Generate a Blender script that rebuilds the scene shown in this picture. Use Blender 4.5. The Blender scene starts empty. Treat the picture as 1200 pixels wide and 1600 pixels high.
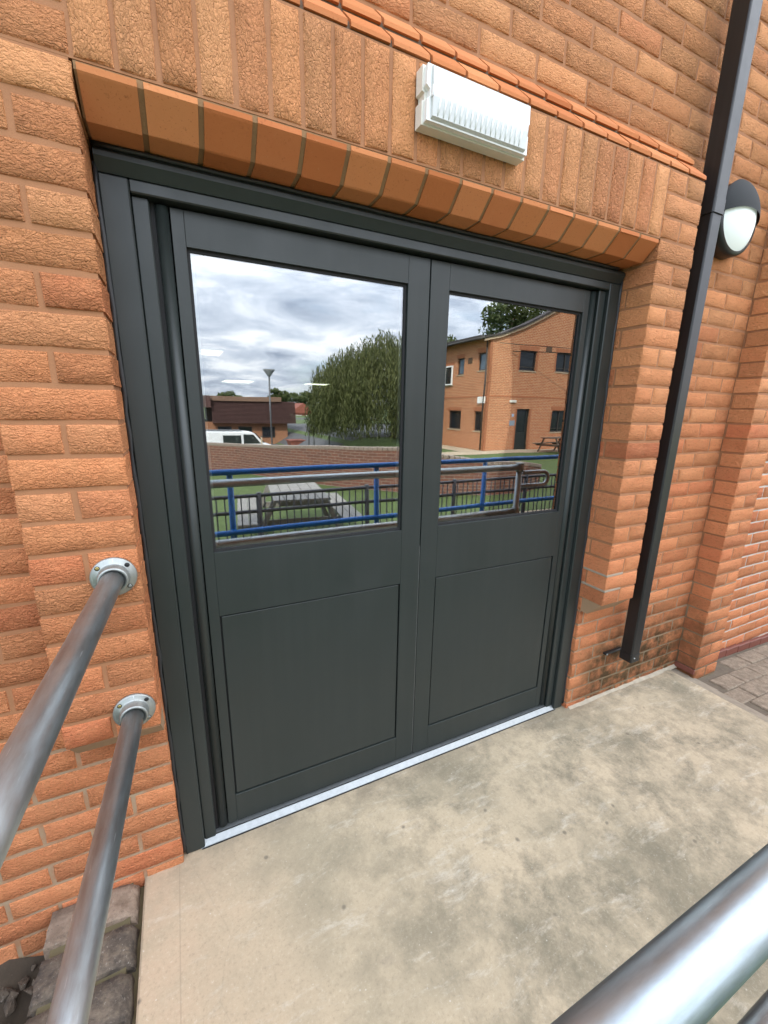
import bpy, bmesh, math, random
from mathutils import Vector, Matrix
R = random.Random(7)
sc = bpy.context.scene
C = sc.collection

# ------------------------------------------------------------------ camera
CAM = Vector((0.1159, -1.1599, 0.8656))
cr = Vector((0.8982, -0.4392, 0.0185)).normalized()
cf = Vector((0.4295, 0.8680, -0.2492)).normalized()
cu = cr.cross(cf).normalized(); cr = cf.cross(cu).normalized()
cam = bpy.data.cameras.new('camera')
camo = bpy.data.objects.new('camera', cam); C.objects.link(camo)
M = Matrix((cr, cu, -cf)).transposed().to_4x4(); M.translation = CAM
camo.matrix_world = M
cam.sensor_fit = 'AUTO'; cam.sensor_width = 36.0; cam.lens = 658.89 / 1600 * 36
cam.shift_x = -7.43 / 1600; cam.shift_y = 8.66 / 1600
cam.clip_start = 0.02; cam.clip_end = 1500
sc.camera = camo

def in_view(p, m=0.06):
    d = Vector(p) - CAM; z = d.dot(cf)
    if z < 0.05: return False
    x = (607.4 + 658.9 * d.dot(cr) / z) / 1200; y = (808.7 - 658.9 * d.dot(cu) / z) / 1600
    return -m < x < 1 + m and -m < y < 1 + m

# ------------------------------------------------------------------ light and exposure
SUN_DIR = Vector((-0.42, 0.58, 0.70)).normalized()          # towards the sun: behind the building
w = bpy.data.worlds.new('World'); sc.world = w; w.use_nodes = True
nt = w.node_tree; nt.nodes.clear()
def N(t, typ, ins=None, **props):
    n = t.nodes.new(typ)
    for k, v in props.items(): setattr(n, k, v)
    if ins:
        for k, v in ins.items():
            s = n.inputs[k]
            if isinstance(v, bpy.types.NodeSocket): t.links.new(v, s)
            else: s.default_value = v
    return n
def ramp(t, fac, stops, interp='LINEAR'):
    n = t.nodes.new('ShaderNodeValToRGB'); t.links.new(fac, n.inputs[0])
    e = n.color_ramp.elements
    while len(e) < len(stops): e.new(0.5)
    for el, (p, c) in zip(e, stops):
        el.position = p; el.color = (c, c, c, 1) if isinstance(c, (int, float)) else (*c, 1)
    n.color_ramp.interpolation = interp
    return n.outputs[0]
def math_(t, op, a, b=0.0, c=None):
    n = t.nodes.new('ShaderNodeMath'); n.operation = op
    for i, v in enumerate((a, b) + ((c,) if c is not None else ())):
        if isinstance(v, bpy.types.NodeSocket): t.links.new(v, n.inputs[i])
        else: n.inputs[i].default_value = v
    return n.outputs[0]
def mixc(t, fac, a, b, blend='MIX'):
    n = t.nodes.new('ShaderNodeMix'); n.data_type = 'RGBA'; n.blend_type = blend
    for s, v in ((n.inputs[0], fac), (n.inputs[6], a), (n.inputs[7], b)):
        if isinstance(v, bpy.types.NodeSocket): t.links.new(v, s)
        else: s.default_value = v if isinstance(v, (int, float)) else (*v, 1)
    return n.outputs[2]
sky = N(nt, 'ShaderNodeTexSky', sky_type='NISHITA', sun_disc=False)
sky.sun_elevation = math.asin(SUN_DIR.z); sky.sun_rotation = math.atan2(SUN_DIR.x, SUN_DIR.y)
sky.air_density = 1.0; sky.dust_density = 1.0
tc = N(nt, 'ShaderNodeTexCoord'); sp = N(nt, 'ShaderNodeSeparateXYZ', {0: tc.outputs['Generated']})
zz = math_(nt, 'ADD', math_(nt, 'MAXIMUM', sp.outputs[2], 0.0), 0.16)
cv = N(nt, 'ShaderNodeCombineXYZ', {0: math_(nt, 'DIVIDE', sp.outputs[0], zz), 1: math_(nt, 'DIVIDE', sp.outputs[1], zz), 2: 0.3})
n1 = N(nt, 'ShaderNodeTexNoise', {'Vector': cv.outputs[0], 'Scale': 0.85, 'Detail': 9.0, 'Roughness': 0.56, 'Distortion': 0.25})
n2 = N(nt, 'ShaderNodeTexNoise', {'Vector': cv.outputs[0], 'Scale': 1.7, 'Detail': 8.0, 'Roughness': 0.6, 'Distortion': 0.4})
cover = ramp(nt, n1.outputs[0], [(0.36, 0.45), (0.50, 1.0)])
grey = ramp(nt, n2.outputs[0], [(0.34, (3.7, 4.3, 5.5)), (0.50, (6.8, 7.4, 8.6)), (0.64, (10.6, 10.9, 11.4))])
lum = math_(nt, 'ADD', math_(nt, 'MULTIPLY', math_(nt, 'MAXIMUM', sp.outputs[2], 0.0), 1.25), 0.62)   # overcast: zenith brighter than horizon
greyl = N(nt, 'ShaderNodeVectorMath', {0: grey, 3: lum}, operation='SCALE').outputs[0]
skyc = mixc(nt, cover, sky.outputs[0], greyl)
bg = N(nt, 'ShaderNodeBackground', {'Color': skyc, 'Strength': 0.1})
wo = N(nt, 'ShaderNodeOutputWorld', {0: bg.outputs[0]})

sl = bpy.data.lights.new('sun', 'SUN'); sl.energy = 2.2; sl.angle = math.radians(3.0); sl.color = (1, 0.94, 0.85)
so = bpy.data.objects.new('sun', sl); C.objects.link(so)
so.rotation_euler = SUN_DIR.to_track_quat('Z', 'Y').to_euler(); so.location = (0, 0, 30)
sc.view_settings.view_transform = 'Standard'; sc.view_settings.look = 'None'
sc.view_settings.exposure = 1.78; sc.view_settings.gamma = 1.0
sc.view_settings.use_curve_mapping = False

# ------------------------------------------------------------------ materials
def mat(name):
    m = bpy.data.materials.new(name); m.use_nodes = True
    t = m.node_tree; b = t.nodes['Principled BSDF']
    return m, t, b
def setb(t, b, **kw):
    for k, v in kw.items():
        s = b.inputs[k.replace('_', ' ')]
        if isinstance(v, bpy.types.NodeSocket): t.links.new(v, s)
        elif isinstance(v, tuple) and len(v) == 3: s.default_value = (*v, 1)
        else: s.default_value = v
def simple(name, col, rough=0.6, metal=0.0, var=0.12, scale=30, bump=0.0):
    m, t, b = mat(name)
    o = N(t, 'ShaderNodeTexCoord').outputs['Object']
    n = N(t, 'ShaderNodeTexNoise', {'Vector': o, 'Scale': scale, 'Detail': 6.0, 'Roughness': 0.6}).outputs[0]
    c = mixc(t, n, tuple(x * (1 - var) for x in col), tuple(min(1, x * (1 + var)) for x in col))
    setb(t, b, Base_Color=c, Roughness=rough, Metallic=metal)
    if bump:
        bp = N(t, 'ShaderNodeBump', {'Height': n, 'Strength': bump, 'Distance': 0.003}); setb(t, b, Normal=bp.outputs[0])
    return m

def brick_mat(name, rustic=True, stuff=False, tone=1.0):
    m, t, b = mat(name)
    o = N(t, 'ShaderNodeTexCoord').outputs['Object']
    if stuff: rnd = N(t, 'ShaderNodeAttribute', attribute_name='rnd').outputs['Fac']
    else: rnd = N(t, 'ShaderNodeObjectInfo').outputs['Random']
    off = N(t, 'ShaderNodeVectorMath', {0: o, 1: N(t, 'ShaderNodeCombineXYZ', {0: math_(t, 'MULTIPLY', rnd, 37.0), 1: math_(t, 'MULTIPLY', rnd, 91.0), 2: math_(t, 'MULTIPLY', rnd, 53.0)}).outputs[0]}, operation='ADD').outputs[0]
    r2 = math_(t, 'FRACT', math_(t, 'MULTIPLY', rnd, 17.31))
    base = ramp(t, rnd, [(0.0, (0.76, 0.318, 0.138)), (0.30, (0.75, 0.282, 0.114)), (0.62, (0.72, 0.244, 0.100)), (0.82, (0.77, 0.330, 0.148)), (0.94, (0.68, 0.200, 0.084)), (1.0, (0.55, 0.132, 0.056))])
    wp = N(t, 'ShaderNodeNewGeometry').outputs['Position']
    spz = N(t, 'ShaderNodeSeparateXYZ', {0: wp})
    hi = N(t, 'ShaderNodeMapRange', {0: spz.outputs[2], 1: 0.7, 2: 1.6}).outputs[0]
    base = mixc(t, math_(t, 'MULTIPLY', hi, 0.28), base, (0.80, 0.43, 0.185))          # paler and more golden towards the upper courses
    low = N(t, 'ShaderNodeMapRange', {0: spz.outputs[2], 1: 1.3, 2: -0.3}).outputs[0]
    base = mixc(t, math_(t, 'MULTIPLY', low, 0.45), base, (0.73, 0.212, 0.098))       # redder towards the lower courses
    big = N(t, 'ShaderNodeTexNoise', {'Vector': off, 'Scale': 22.0, 'Detail': 4.0, 'Roughness': 0.6}).outputs[0]
    col = mixc(t, math_(t, 'MULTIPLY', big, 0.5), base, (0.78, 0.39, 0.175))
    speck = N(t, 'ShaderNodeTexNoise', {'Vector': off, 'Scale': 260.0, 'Detail': 2.0}).outputs[0]
    col = mixc(t, ramp(t, speck, [(0.64, 0.0), (0.72, 0.5)]), col, (0.12, 0.05, 0.03))
    if rustic:
        warp = N(t, 'ShaderNodeTexNoise', {'Vector': off, 'Scale': 45.0, 'Detail': 4.0}).outputs[1]
        wv = N(t, 'ShaderNodeVectorMath', {0: warp, 3: 0.020}, operation='SCALE').outputs[0]
        wv = N(t, 'ShaderNodeVectorMath', {0: off, 1: wv}, operation='ADD').outputs[0]
        st = N(t, 'ShaderNodeMapping', {'Vector': wv, 'Scale': (80, 80, 165)}).outputs[0]
        v = ramp(t, N(t, 'ShaderNodeTexVoronoi', {'Vector': st, 'Scale': 1.0}, feature='DISTANCE_TO_EDGE').outputs['Distance'], [(0.0, 0.0), (0.10, 0.7), (0.32, 1.0)])
        st2 = N(t, 'ShaderNodeMapping', {'Vector': wv, 'Scale': (62, 62, 175)}).outputs[0]
        n3 = N(t, 'ShaderNodeTexNoise', {'Vector': st2, 'Scale': 1.0, 'Detail': 8.0, 'Roughness': 0.70, 'Distortion': 0.25}).outputs[0]
        st3 = N(t, 'ShaderNodeMapping', {'Vector': off, 'Scale': (14, 14, 40)}).outputs[0]
        lump = N(t, 'ShaderNodeTexNoise', {'Vector': st3, 'Scale': 1.0, 'Detail': 2.0}).outputs[0]
        h = math_(t, 'ADD', math_(t, 'MULTIPLY', v, math_(t, 'MULTIPLY', ramp(t, lump, [(0.3, 0.45), (0.65, 1.0)]), 0.85)), math_(t, 'MULTIPLY', n3, 2.2))
        bp = N(t, 'ShaderNodeBump', {'Height': h, 'Strength': math_(t, 'ADD', math_(t, 'MULTIPLY', r2, 0.3), 0.7), 'Distance': 0.0105})
        col = mixc(t, ramp(t, n3, [(0.34, 0.5), (0.46, 0.0)]), col, (0.30, 0.10, 0.035))   # shade painted into the drag marks to sharpen the relief
        setb(t, b, Normal=bp.outputs[0])
    else:
        n3 = N(t, 'ShaderNodeTexNoise', {'Vector': off, 'Scale': 140.0, 'Detail': 4.0}).outputs[0]
        bp = N(t, 'ShaderNodeBump', {'Height': n3, 'Strength': 0.5, 'Distance': 0.0012}); setb(t, b, Normal=bp.outputs[0])
        pit = N(t, 'ShaderNodeTexNoise', {'Vector': off, 'Scale': 75.0, 'Detail': 5.0, 'Roughness': 0.7}).outputs[0]
        col = mixc(t, math_(t, 'ADD', math_(t, 'MULTIPLY', r2, 0.35), 0.5), col, (0.38, 0.110, 0.030))
        col = mixc(t, ramp(t, pit, [(0.30, 0.4), (0.38, 0.0)]), col, (0.18, 0.06, 0.025))
        col = mixc(t, ramp(t, pit, [(0.66, 0.0), (0.76, 0.5)]), col, (0.62, 0.36, 0.20))
    # grime and algae near the ground on the right, where the downpipe splashes
    gx = N(t, 'ShaderNodeMapRange', {0: spz.outputs[0], 1: 1.80, 2: 1.98}).outputs[0]
    gx2 = N(t, 'ShaderNodeMapRange', {0: spz.outputs[0], 1: 2.9, 2: 2.62}).outputs[0]
    gz = N(t, 'ShaderNodeMapRange', {0: spz.outputs[2], 1: -0.08, 2: -0.38}).outputs[0]
    gn = N(t, 'ShaderNodeTexNoise', {'Vector': wp, 'Scale': 13.0, 'Detail': 6.0, 'Roughness': 0.65}).outputs[0]
    gm = math_(t, 'MULTIPLY', math_(t, 'MULTIPLY', gx, gx2), math_(t, 'MULTIPLY', gz, ramp(t, gn, [(0.33, 0.15), (0.58, 1.0)])))
    col = mixc(t, math_(t, 'MULTIPLY', gm, 0.92), col, (0.075, 0.058, 0.026))
    setb(t, b, Base_Color=col, Roughness=0.75)
    b.inputs['Specular IOR Level'].default_value = 0.16
    return m
def mortar_mat(name, col, grime=True):
    m, t, b = mat(name)
    wp = N(t, 'ShaderNodeNewGeometry').outputs['Position']
    n = N(t, 'ShaderNodeTexNoise', {'Vector': wp, 'Scale': 16.0, 'Detail': 7.0, 'Roughness': 0.65}).outputs[0]
    f = N(t, 'ShaderNodeTexNoise', {'Vector': wp, 'Scale': 420.0, 'Detail': 3.0}).outputs[0]
    c = mixc(t, n, tuple(x * 0.78 for x in col), tuple(x * 1.2 for x in col))
    c = mixc(t, ramp(t, f, [(0.55, 0.0), (0.75, 0.4)]), c, tuple(x * 0.55 for x in col))
    if grime:
        s = N(t, 'ShaderNodeSeparateXYZ', {0: wp})
        lo = N(t, 'ShaderNodeMapRange', {0: s.outputs[2], 1: 0.02, 2: -0.08}).outputs[0]
        c = mixc(t, math_(t, 'MULTIPLY', lo, ramp(t, n, [(0.4, 0.2), (0.6, 0.9)])), c, (0.31, 0.235, 0.150))     # repointed in grey below the piers
        gz = N(t, 'ShaderNodeMapRange', {0: s.outputs[2], 1: -0.15, 2: -0.5}).outputs[0]
        gx = N(t, 'ShaderNodeMapRange', {0: s.outputs[0], 1: 1.80, 2: 1.95}).outputs[0]
        c = mixc(t, math_(t, 'MULTIPLY', math_(t, 'MULTIPLY', gx, gz), 0.7), c, (0.10, 0.085, 0.045))
    bp = N(t, 'ShaderNodeBump', {'Height': f, 'Strength': 0.5, 'Distance': 0.0015})
    setb(t, b, Base_Color=c, Roughness=0.9, Normal=bp.outputs[0])
    return m
def brickwall_mat(name, mort=(0.34, 0.22, 0.13), c1=(0.46, 0.20, 0.08), c2=(0.40, 0.15, 0.06), coord='uv', bw=0.225, rh=0.075):
    """running-bond wall for brickwork too far off for single bricks"""
    m, t, b = mat(name); msz = 0.013 if name.startswith('house') else 0.007
    if coord == 'uv': uv = N(t, 'ShaderNodeTexCoord').outputs['UV']
    else:
        wp = N(t, 'ShaderNodeNewGeometry'); s = N(t, 'ShaderNodeSeparateXYZ', {0: wp.outputs['Position']})
        uv = N(t, 'ShaderNodeCombineXYZ', {0: math_(t, 'ADD', s.outputs[0], s.outputs[1]), 1: s.outputs[2]}).outputs[0]
    br = N(t, 'ShaderNodeTexBrick', {'Vector': uv, 'Color1': (*c1, 1), 'Color2': (*c2, 1), 'Mortar': (*mort, 1), 'Scale': 1.0, 'Mortar Size': msz, 'Mortar Smooth': 0.1, 'Bias': -0.1, 'Brick Width': bw, 'Row Height': rh})
    n = N(t, 'ShaderNodeTexNoise', {'Vector': uv, 'Scale': 3.0, 'Detail': 8.0, 'Roughness': 0.65}).outputs[0]
    c = mixc(t, math_(t, 'MULTIPLY', n, 0.6), br.outputs[0], tuple(x * 0.6 for x in c2), 'MIX')
    bp = N(t, 'ShaderNodeBump', {'Height': br.outputs['Fac'], 'Strength': 0.6, 'Distance': 0.006}); bp.invert = True
    setb(t, b, Base_Color=c, Roughness=0.85, Normal=bp.outputs[0])
    return m

MB_ = brick_mat('rustic_brick'); MBS = brick_mat('rustic_brick_far', stuff=True); MPL = brick_mat('smooth_plinth_brick', rustic=False)
MMO = mortar_mat('buff_mortar', (0.34, 0.155, 0.070)); MMW = mortar_mat('pale_mortar', (0.52, 0.47, 0.39), grime=False)
MMT = mortar_mat('olive_mortar', (0.115, 0.090, 0.044), grime=False); MMP = mortar_mat('tan_mortar', (0.34, 0.215, 0.12), grime=False)
MWALL = brickwall_mat('far_brickwork', coord='pos')

def paint_mat(name, col, rough=0.36, dust=0.25):
    m, t, b = mat(name)
    o = N(t, 'ShaderNodeNewGeometry').outputs['Position']
    st = N(t, 'ShaderNodeMapping', {'Vector': o, 'Scale': (30, 30, 1.3)}).outputs[0]
    n = N(t, 'ShaderNodeTexNoise', {'Vector': st, 'Scale': 1.0, 'Detail': 6.0, 'Roughness': 0.6}).outputs[0]
    n2 = N(t, 'ShaderNodeTexNoise', {'Vector': o, 'Scale': 5.0, 'Detail': 7.0, 'Roughness': 0.7}).outputs[0]
    c = mixc(t, math_(t, 'MULTIPLY', ramp(t, n, [(0.45, 0.0), (0.8, 1.0)]), dust), col, (0.16, 0.16, 0.15))
    rr = math_(t, 'ADD', math_(t, 'MULTIPLY', n2, 0.36), rough - 0.17)
    fn = N(t, 'ShaderNodeTexNoise', {'Vector': o, 'Scale': 700.0, 'Detail': 2.0}).outputs[0]
    bp = N(t, 'ShaderNodeBump', {'Height': fn, 'Strength': 0.12, 'Distance': 0.0006})
    setb(t, b, Base_Color=c, Roughness=rr, Normal=bp.outputs[0])
    return m
MD = paint_mat('charcoal_door_paint', (0.0190, 0.0248, 0.0226), 0.42, 0.03)
MDP = paint_mat('charcoal_pipe_paint', (0.010, 0.0115, 0.012), 0.36, 0.06)
MBLK = simple('black_rubber_and_shade', (0.012, 0.012, 0.012), 0.7)  # rubber black; also stands for shade at the threshold lip and panel grooves
MAL = simple('bright_aluminium', (0.27, 0.285, 0.285), 0.45, 0.7, 0.25, 60)
MBLUE = simple('blue_rail_paint', (0.012, 0.15, 0.50), 0.4)
def galv_mat(name, col, rough, dull):
    m, t, b = mat(name)
    o = N(t, 'ShaderNodeTexCoord').outputs['Object']
    st = N(t, 'ShaderNodeMapping', {'Vector': o, 'Scale': (48, 48, 9)}).outputs[0]
    n = N(t, 'ShaderNodeTexNoise', {'Vector': st, 'Scale': 1.0, 'Detail': 7.0, 'Roughness': 0.65}).outputs[0]
    n2 = N(t, 'ShaderNodeTexNoise', {'Vector': o, 'Scale': 38.0, 'Detail': 6.0, 'Roughness': 0.7}).outputs[0]
    sc_ = N(t, 'ShaderNodeMapping', {'Vector': o, 'Scale': (260, 260, 18)}).outputs[0]
    scr = N(t, 'ShaderNodeTexNoise', {'Vector': sc_, 'Scale': 1.0, 'Detail': 3.0}).outputs[0]
    c = mixc(t, ramp(t, n, [(0.38, 0.0), (0.68, 1.0)]), col, dull)
    c = mixc(t, ramp(t, scr, [(0.68, 0.0), (0.76, 0.7)]), c, (0.75, 0.76, 0.76))
    rr = math_(t, 'ADD', math_(t, 'MULTIPLY', n2, 0.32), rough - 0.14)
    bp = N(t, 'ShaderNodeBump', {'Height': n2, 'Strength': 0.15, 'Distance': 0.001})
    setb(t, b, Base_Color=c, Roughness=rr, Metallic=0.88, Normal=bp.outputs[0])
    return m
MG = galv_mat('weathered_galvanised_tube', (0.42, 0.465, 0.475), 0.37, (0.31, 0.30, 0.285))
MGB = galv_mat('bright_galvanised_tube', (0.46, 0.525, 0.54), 0.38, (0.33, 0.36, 0.365))
MGF = galv_mat('cast_galvanised_fitting', (0.40, 0.425, 0.405), 0.48, (0.30, 0.315, 0.30))
MBRASS = simple('yellow_zinc_screw', (0.42, 0.33, 0.12), 0.35, 0.9)

def glass_mat(name, refl, tint):
    m, t, b = mat(name); t.nodes.remove(b)
    g = N(t, 'ShaderNodeBsdfGlossy', {'Color': (0.97, 0.98, 1, 1), 'Roughness': 0.0})
    tr = N(t, 'ShaderNodeBsdfTransparent', {'Color': (*tint, 1)})
    fr = N(t, 'ShaderNodeFresnel', {'IOR': 1.5})
    o = N(t, 'ShaderNodeTexCoord').outputs['Object']
    wv = N(t, 'ShaderNodeTexNoise', {'Vector': o, 'Scale': 2.2, 'Detail': 1.0}).outputs[0]
    bp = N(t, 'ShaderNodeBump', {'Height': wv, 'Strength': 1.0, 'Distance': 0.0008})
    t.links.new(bp.outputs[0], g.inputs['Normal'])
    f = math_(t, 'MINIMUM', math_(t, 'ADD', math_(t, 'MULTIPLY', fr.outputs[0], 1.0), refl - 0.04), 1.0)
    mx = N(t, 'ShaderNodeMixShader', {0: f, 1: tr.outputs[0], 2: g.outputs[0]})
    t.links.new(mx.outputs[0], t.nodes['Material Output'].inputs[0])
    return m
MGL = glass_mat('coated_window_glass', 0.265, (0.8, 0.83, 0.8)); MGL2 = glass_mat('inner_window_glass', 0.05, (0.8, 0.84, 0.8))

def concrete_mat():
    m, t, b = mat('stained_concrete')
    o = N(t, 'ShaderNodeNewGeometry').outputs['Position']
    wob = N(t, 'ShaderNodeTexNoise', {'Vector': o, 'Scale': 2.4, 'Detail': 3.0}).outputs[1]
    wo2 = N(t, 'ShaderNodeVectorMath', {0: o, 1: N(t, 'ShaderNodeVectorMath', {0: wob, 3: 0.10}, operation='SCALE').outputs[0]}, operation='ADD').outputs[0]
    big = N(t, 'ShaderNodeTexNoise', {'Vector': wo2, 'Scale': 1.7, 'Detail': 10.0, 'Roughness': 0.66}).outputs[0]
    mid = N(t, 'ShaderNodeTexNoise', {'Vector': wo2, 'Scale': 6.0, 'Detail': 12.0, 'Roughness': 0.78}).outputs[0]
    rot_ = N(t, 'ShaderNodeMapping', {'Vector': wo2, 'Rotation': (0, 0, 0.75), 'Scale': (5.0, 17.0, 1)}).outputs[0]
    stk = N(t, 'ShaderNodeTexNoise', {'Vector': rot_, 'Scale': 1.0, 'Detail': 12.0, 'Roughness': 0.78}).outputs[0]
    fine = N(t, 'ShaderNodeTexNoise', {'Vector': o, 'Scale': 95.0, 'Detail': 10.0, 'Roughness': 0.85}).outputs[0]
    s = N(t, 'ShaderNodeSeparateXYZ', {0: o})
    c = mixc(t, ramp(t, big, [(0.38, 0.0), (0.60, 1.0)]), (0.465, 0.372, 0.245), (0.365, 0.302, 0.200))
    # foot-worn grey-green staining, heavier towards the middle and right
    gx = N(t, 'ShaderNodeMapRange', {0: s.outputs[0], 1: 0.30, 2: 0.95, 3: 0.25, 4: 1.0}).outputs[0]
    c = mixc(t, math_(t, 'MULTIPLY', gx, ramp(t, mid, [(0.45, 0.0), (0.62, 0.78)])), c, (0.150, 0.132, 0.088))
    c = mixc(t, math_(t, 'MULTIPLY', gx, ramp(t, big, [(0.48, 0.0), (0.62, 0.64)])), c, (0.180, 0.154, 0.100))
    c = mixc(t, ramp(t, stk, [(0.55, 0.0), (0.70, 0.7)]), c, (0.55, 0.49, 0.39))
    c = mixc(t, ramp(t, stk, [(0.30, 0.55), (0.42, 0.0)]), c, (0.27, 0.225, 0.16))
    pk = math_(t, 'MULTIPLY', N(t, 'ShaderNodeMapRange', {0: s.outputs[0], 1: 0.40, 2: -0.1}).outputs[0], ramp(t, mid, [(0.35, 0.75), (0.62, 0.2)]))
    c = mixc(t, pk, c, (0.46, 0.32, 0.21))                                                   # brick-dust pink along the left edge
    seam = math_(t, 'LESS_THAN', math_(t, 'ABSOLUTE', math_(t, 'ADD', s.outputs[0], 0.016)), 0.0018)
    c = mixc(t, math_(t, 'MULTIPLY', seam, 0.3), c, (0.20, 0.15, 0.10))
    v = N(t, 'ShaderNodeTexVoronoi', {'Vector': wo2, 'Scale': 9.0, 'Randomness': 1.0}).outputs['Distance']
    c = mixc(t, ramp(t, v, [(0.035, 0.75), (0.085, 0.0)]), c, (0.13, 0.11, 0.08))              # dropped spots
    v2 = N(t, 'ShaderNodeTexVoronoi', {'Vector': wo2, 'Scale': 21.0}).outputs['Distance']
    c = mixc(t, ramp(t, v2, [(0.03, 0.5), (0.055, 0.0)]), c, (0.62, 0.57, 0.48))
    crk = N(t, 'ShaderNodeTexVoronoi', {'Vector': wo2, 'Scale': 1.5}, feature='DISTANCE_TO_EDGE').outputs['Distance']
    c = mixc(t, ramp(t, crk, [(0.0012, 0.15), (0.003, 0.0)]), c, (0.20, 0.17, 0.12))          # hairline cracks
    c = mixc(t, ramp(t, fine, [(0.36, 0.45), (0.47, 0.0)]), c, (0.17, 0.14, 0.095))
    c = mixc(t, ramp(t, fine, [(0.56, 0.0), (0.68, 0.45)]), c, (0.72, 0.66, 0.55))
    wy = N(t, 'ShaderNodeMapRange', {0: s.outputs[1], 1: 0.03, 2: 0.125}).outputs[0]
    c = mixc(t, math_(t, 'MULTIPLY', wy, ramp(t, mid, [(0.42, 0.1), (0.6, 0.7)])), c, (0.21, 0.17, 0.115))   # patchy darkening towards the wall
    h = math_(t, 'ADD', math_(t, 'MULTIPLY', fine, 0.6), math_(t, 'MULTIPLY', mid, 1.0))
    bp = N(t, 'ShaderNodeBump', {'Height': h, 'Strength': 0.5, 'Distance': 0.0025})
    setb(t, b, Base_Color=c, Roughness=0.82, Normal=bp.outputs[0])
    return m
MC = concrete_mat()
def old_brick(name, dark, pale):
    m, t, b = mat(name); o = N(t, 'ShaderNodeNewGeometry').outputs['Position']
    n = N(t, 'ShaderNodeTexNoise', {'Vector': o, 'Scale': 26.0, 'Detail': 9.0, 'Roughness': 0.72}).outputs[0]
    f = N(t, 'ShaderNodeTexNoise', {'Vector': o, 'Scale': 120.0, 'Detail': 6.0, 'Roughness': 0.7}).outputs[0]
    c = mixc(t, ramp(t, n, [(0.36, 0.0), (0.66, 1.0)]), dark, pale)
    c = mixc(t, ramp(t, f, [(0.60, 0.0), (0.72, 0.8)]), c, (0.42, 0.38, 0.32))
    c = mixc(t, ramp(t, f, [(0.32, 0.7), (0.42, 0.0)]), c, (0.03, 0.025, 0.02))
    h = math_(t, 'ADD', n, math_(t, 'MULTIPLY', f, 0.6)); bp = N(t, 'ShaderNodeBump', {'Height': h, 'Strength': 1.0, 'Distance': 0.006})
    setb(t, b, Base_Color=c, Roughness=0.92, Normal=bp.outputs[0]); return m
MOLD = old_brick('old_weathered_brick', (0.055, 0.043, 0.034), (0.20, 0.155, 0.11))
MOLDP = old_brick('old_pale_brick', (0.18, 0.125, 0.085), (0.34, 0.255, 0.185))
MTILE = simple('red_quarry_tile', (0.17, 0.055, 0.036), 0.5, 0, 0.3, 25)
MSOIL = simple('dark_soil', (0.050, 0.036, 0.023), 0.95, 0, 0.6, 25, 1.0)
MGRASS = simple('lawn_grass', (0.070, 0.105, 0.024), 0.9, 0, 0.5, 6)
MASPH = simple('asphalt', (0.085, 0.085, 0.088), 0.9, 0, 0.25, 3)
MPATH = simple('beige_path', (0.40, 0.32, 0.22), 0.9, 0, 0.15, 3)
MPAV = old_brick('worn_paver', (0.15, 0.115, 0.080), (0.30, 0.235, 0.165))
MPAVJ = simple('paver_joint_sand', (0.12, 0.095, 0.066), 0.95, 0, 0.4, 40)
MWHITE = simple('white_plastic', (0.80, 0.82, 0.80), 0.45, 0, 0.04, 20)
MCREAM = simple('cream_plastic', (0.72, 0.70, 0.62), 0.5, 0, 0.05, 20)
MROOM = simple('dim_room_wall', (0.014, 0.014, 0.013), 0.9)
MWOOD = simple('grey_weathered_wood', (0.26, 0.25, 0.23), 0.9, 0, 0.3, 12)
MWOODB = simple('brown_wood', (0.12, 0.085, 0.06), 0.9, 0, 0.3, 12)
MDARK = simple('dark_window_frame', (0.035, 0.030, 0.026), 0.5)
MPANE = simple('dark_window_pane', (0.018, 0.022, 0.026), 0.08)
MPANEB = simple('blue_blind_pane', (0.10, 0.15, 0.20), 0.2)
MLOUV = simple('brown_vent', (0.10, 0.06, 0.035), 0.8)
MROOF = simple('dark_roof_tile', (0.05, 0.042, 0.038), 0.8, 0, 0.3, 4)
MBROWN = simple('brown_mansard_tile', (0.085, 0.042, 0.036), 0.85, 0, 0.25, 3)
MVAN = simple('white_van_paint', (0.78, 0.79, 0.80), 0.25, 0, 0.03)
MSTEEL = simple('dark_steel_bar', (0.105, 0.108, 0.112), 0.5, 0.3)
MREDW = simple('red_house_brick', (0.24, 0.075, 0.048), 0.85)
MBARK = simple('tree_bark', (0.075, 0.055, 0.038), 0.95, 0, 0.4, 8, 0.8)
def leaf_mat(name, c1, c2):
    m, t, b = mat(name)
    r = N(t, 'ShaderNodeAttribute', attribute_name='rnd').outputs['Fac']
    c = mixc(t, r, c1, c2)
    setb(t, b, Base_Color=c, Roughness=0.6)
    b.inputs['Specular IOR Level'].default_value = 0.25
    tr = N(t, 'ShaderNodeBsdfTranslucent', {'Color': c}); mx = N(t, 'ShaderNodeMixShader', {0: 0.3, 1: b.outputs[0], 2: tr.outputs[0]})
    t.links.new(mx.outputs[0], t.nodes['Material Output'].inputs[0])
    return m
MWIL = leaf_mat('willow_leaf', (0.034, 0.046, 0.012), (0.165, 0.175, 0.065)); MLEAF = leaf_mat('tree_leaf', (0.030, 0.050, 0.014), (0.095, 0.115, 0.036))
def emit_mat(name, col, s):
    m, t, b = mat(name); setb(t, b, Base_Color=(0.7, 0.74, 0.71)); b.inputs['Emission Color'].default_value = (*col, 1); b.inputs['Emission Strength'].default_value = s
    return m
MLAMP = emit_mat('lit_ceiling_panel', (1.0, 0.93, 0.80), 2.6)

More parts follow.
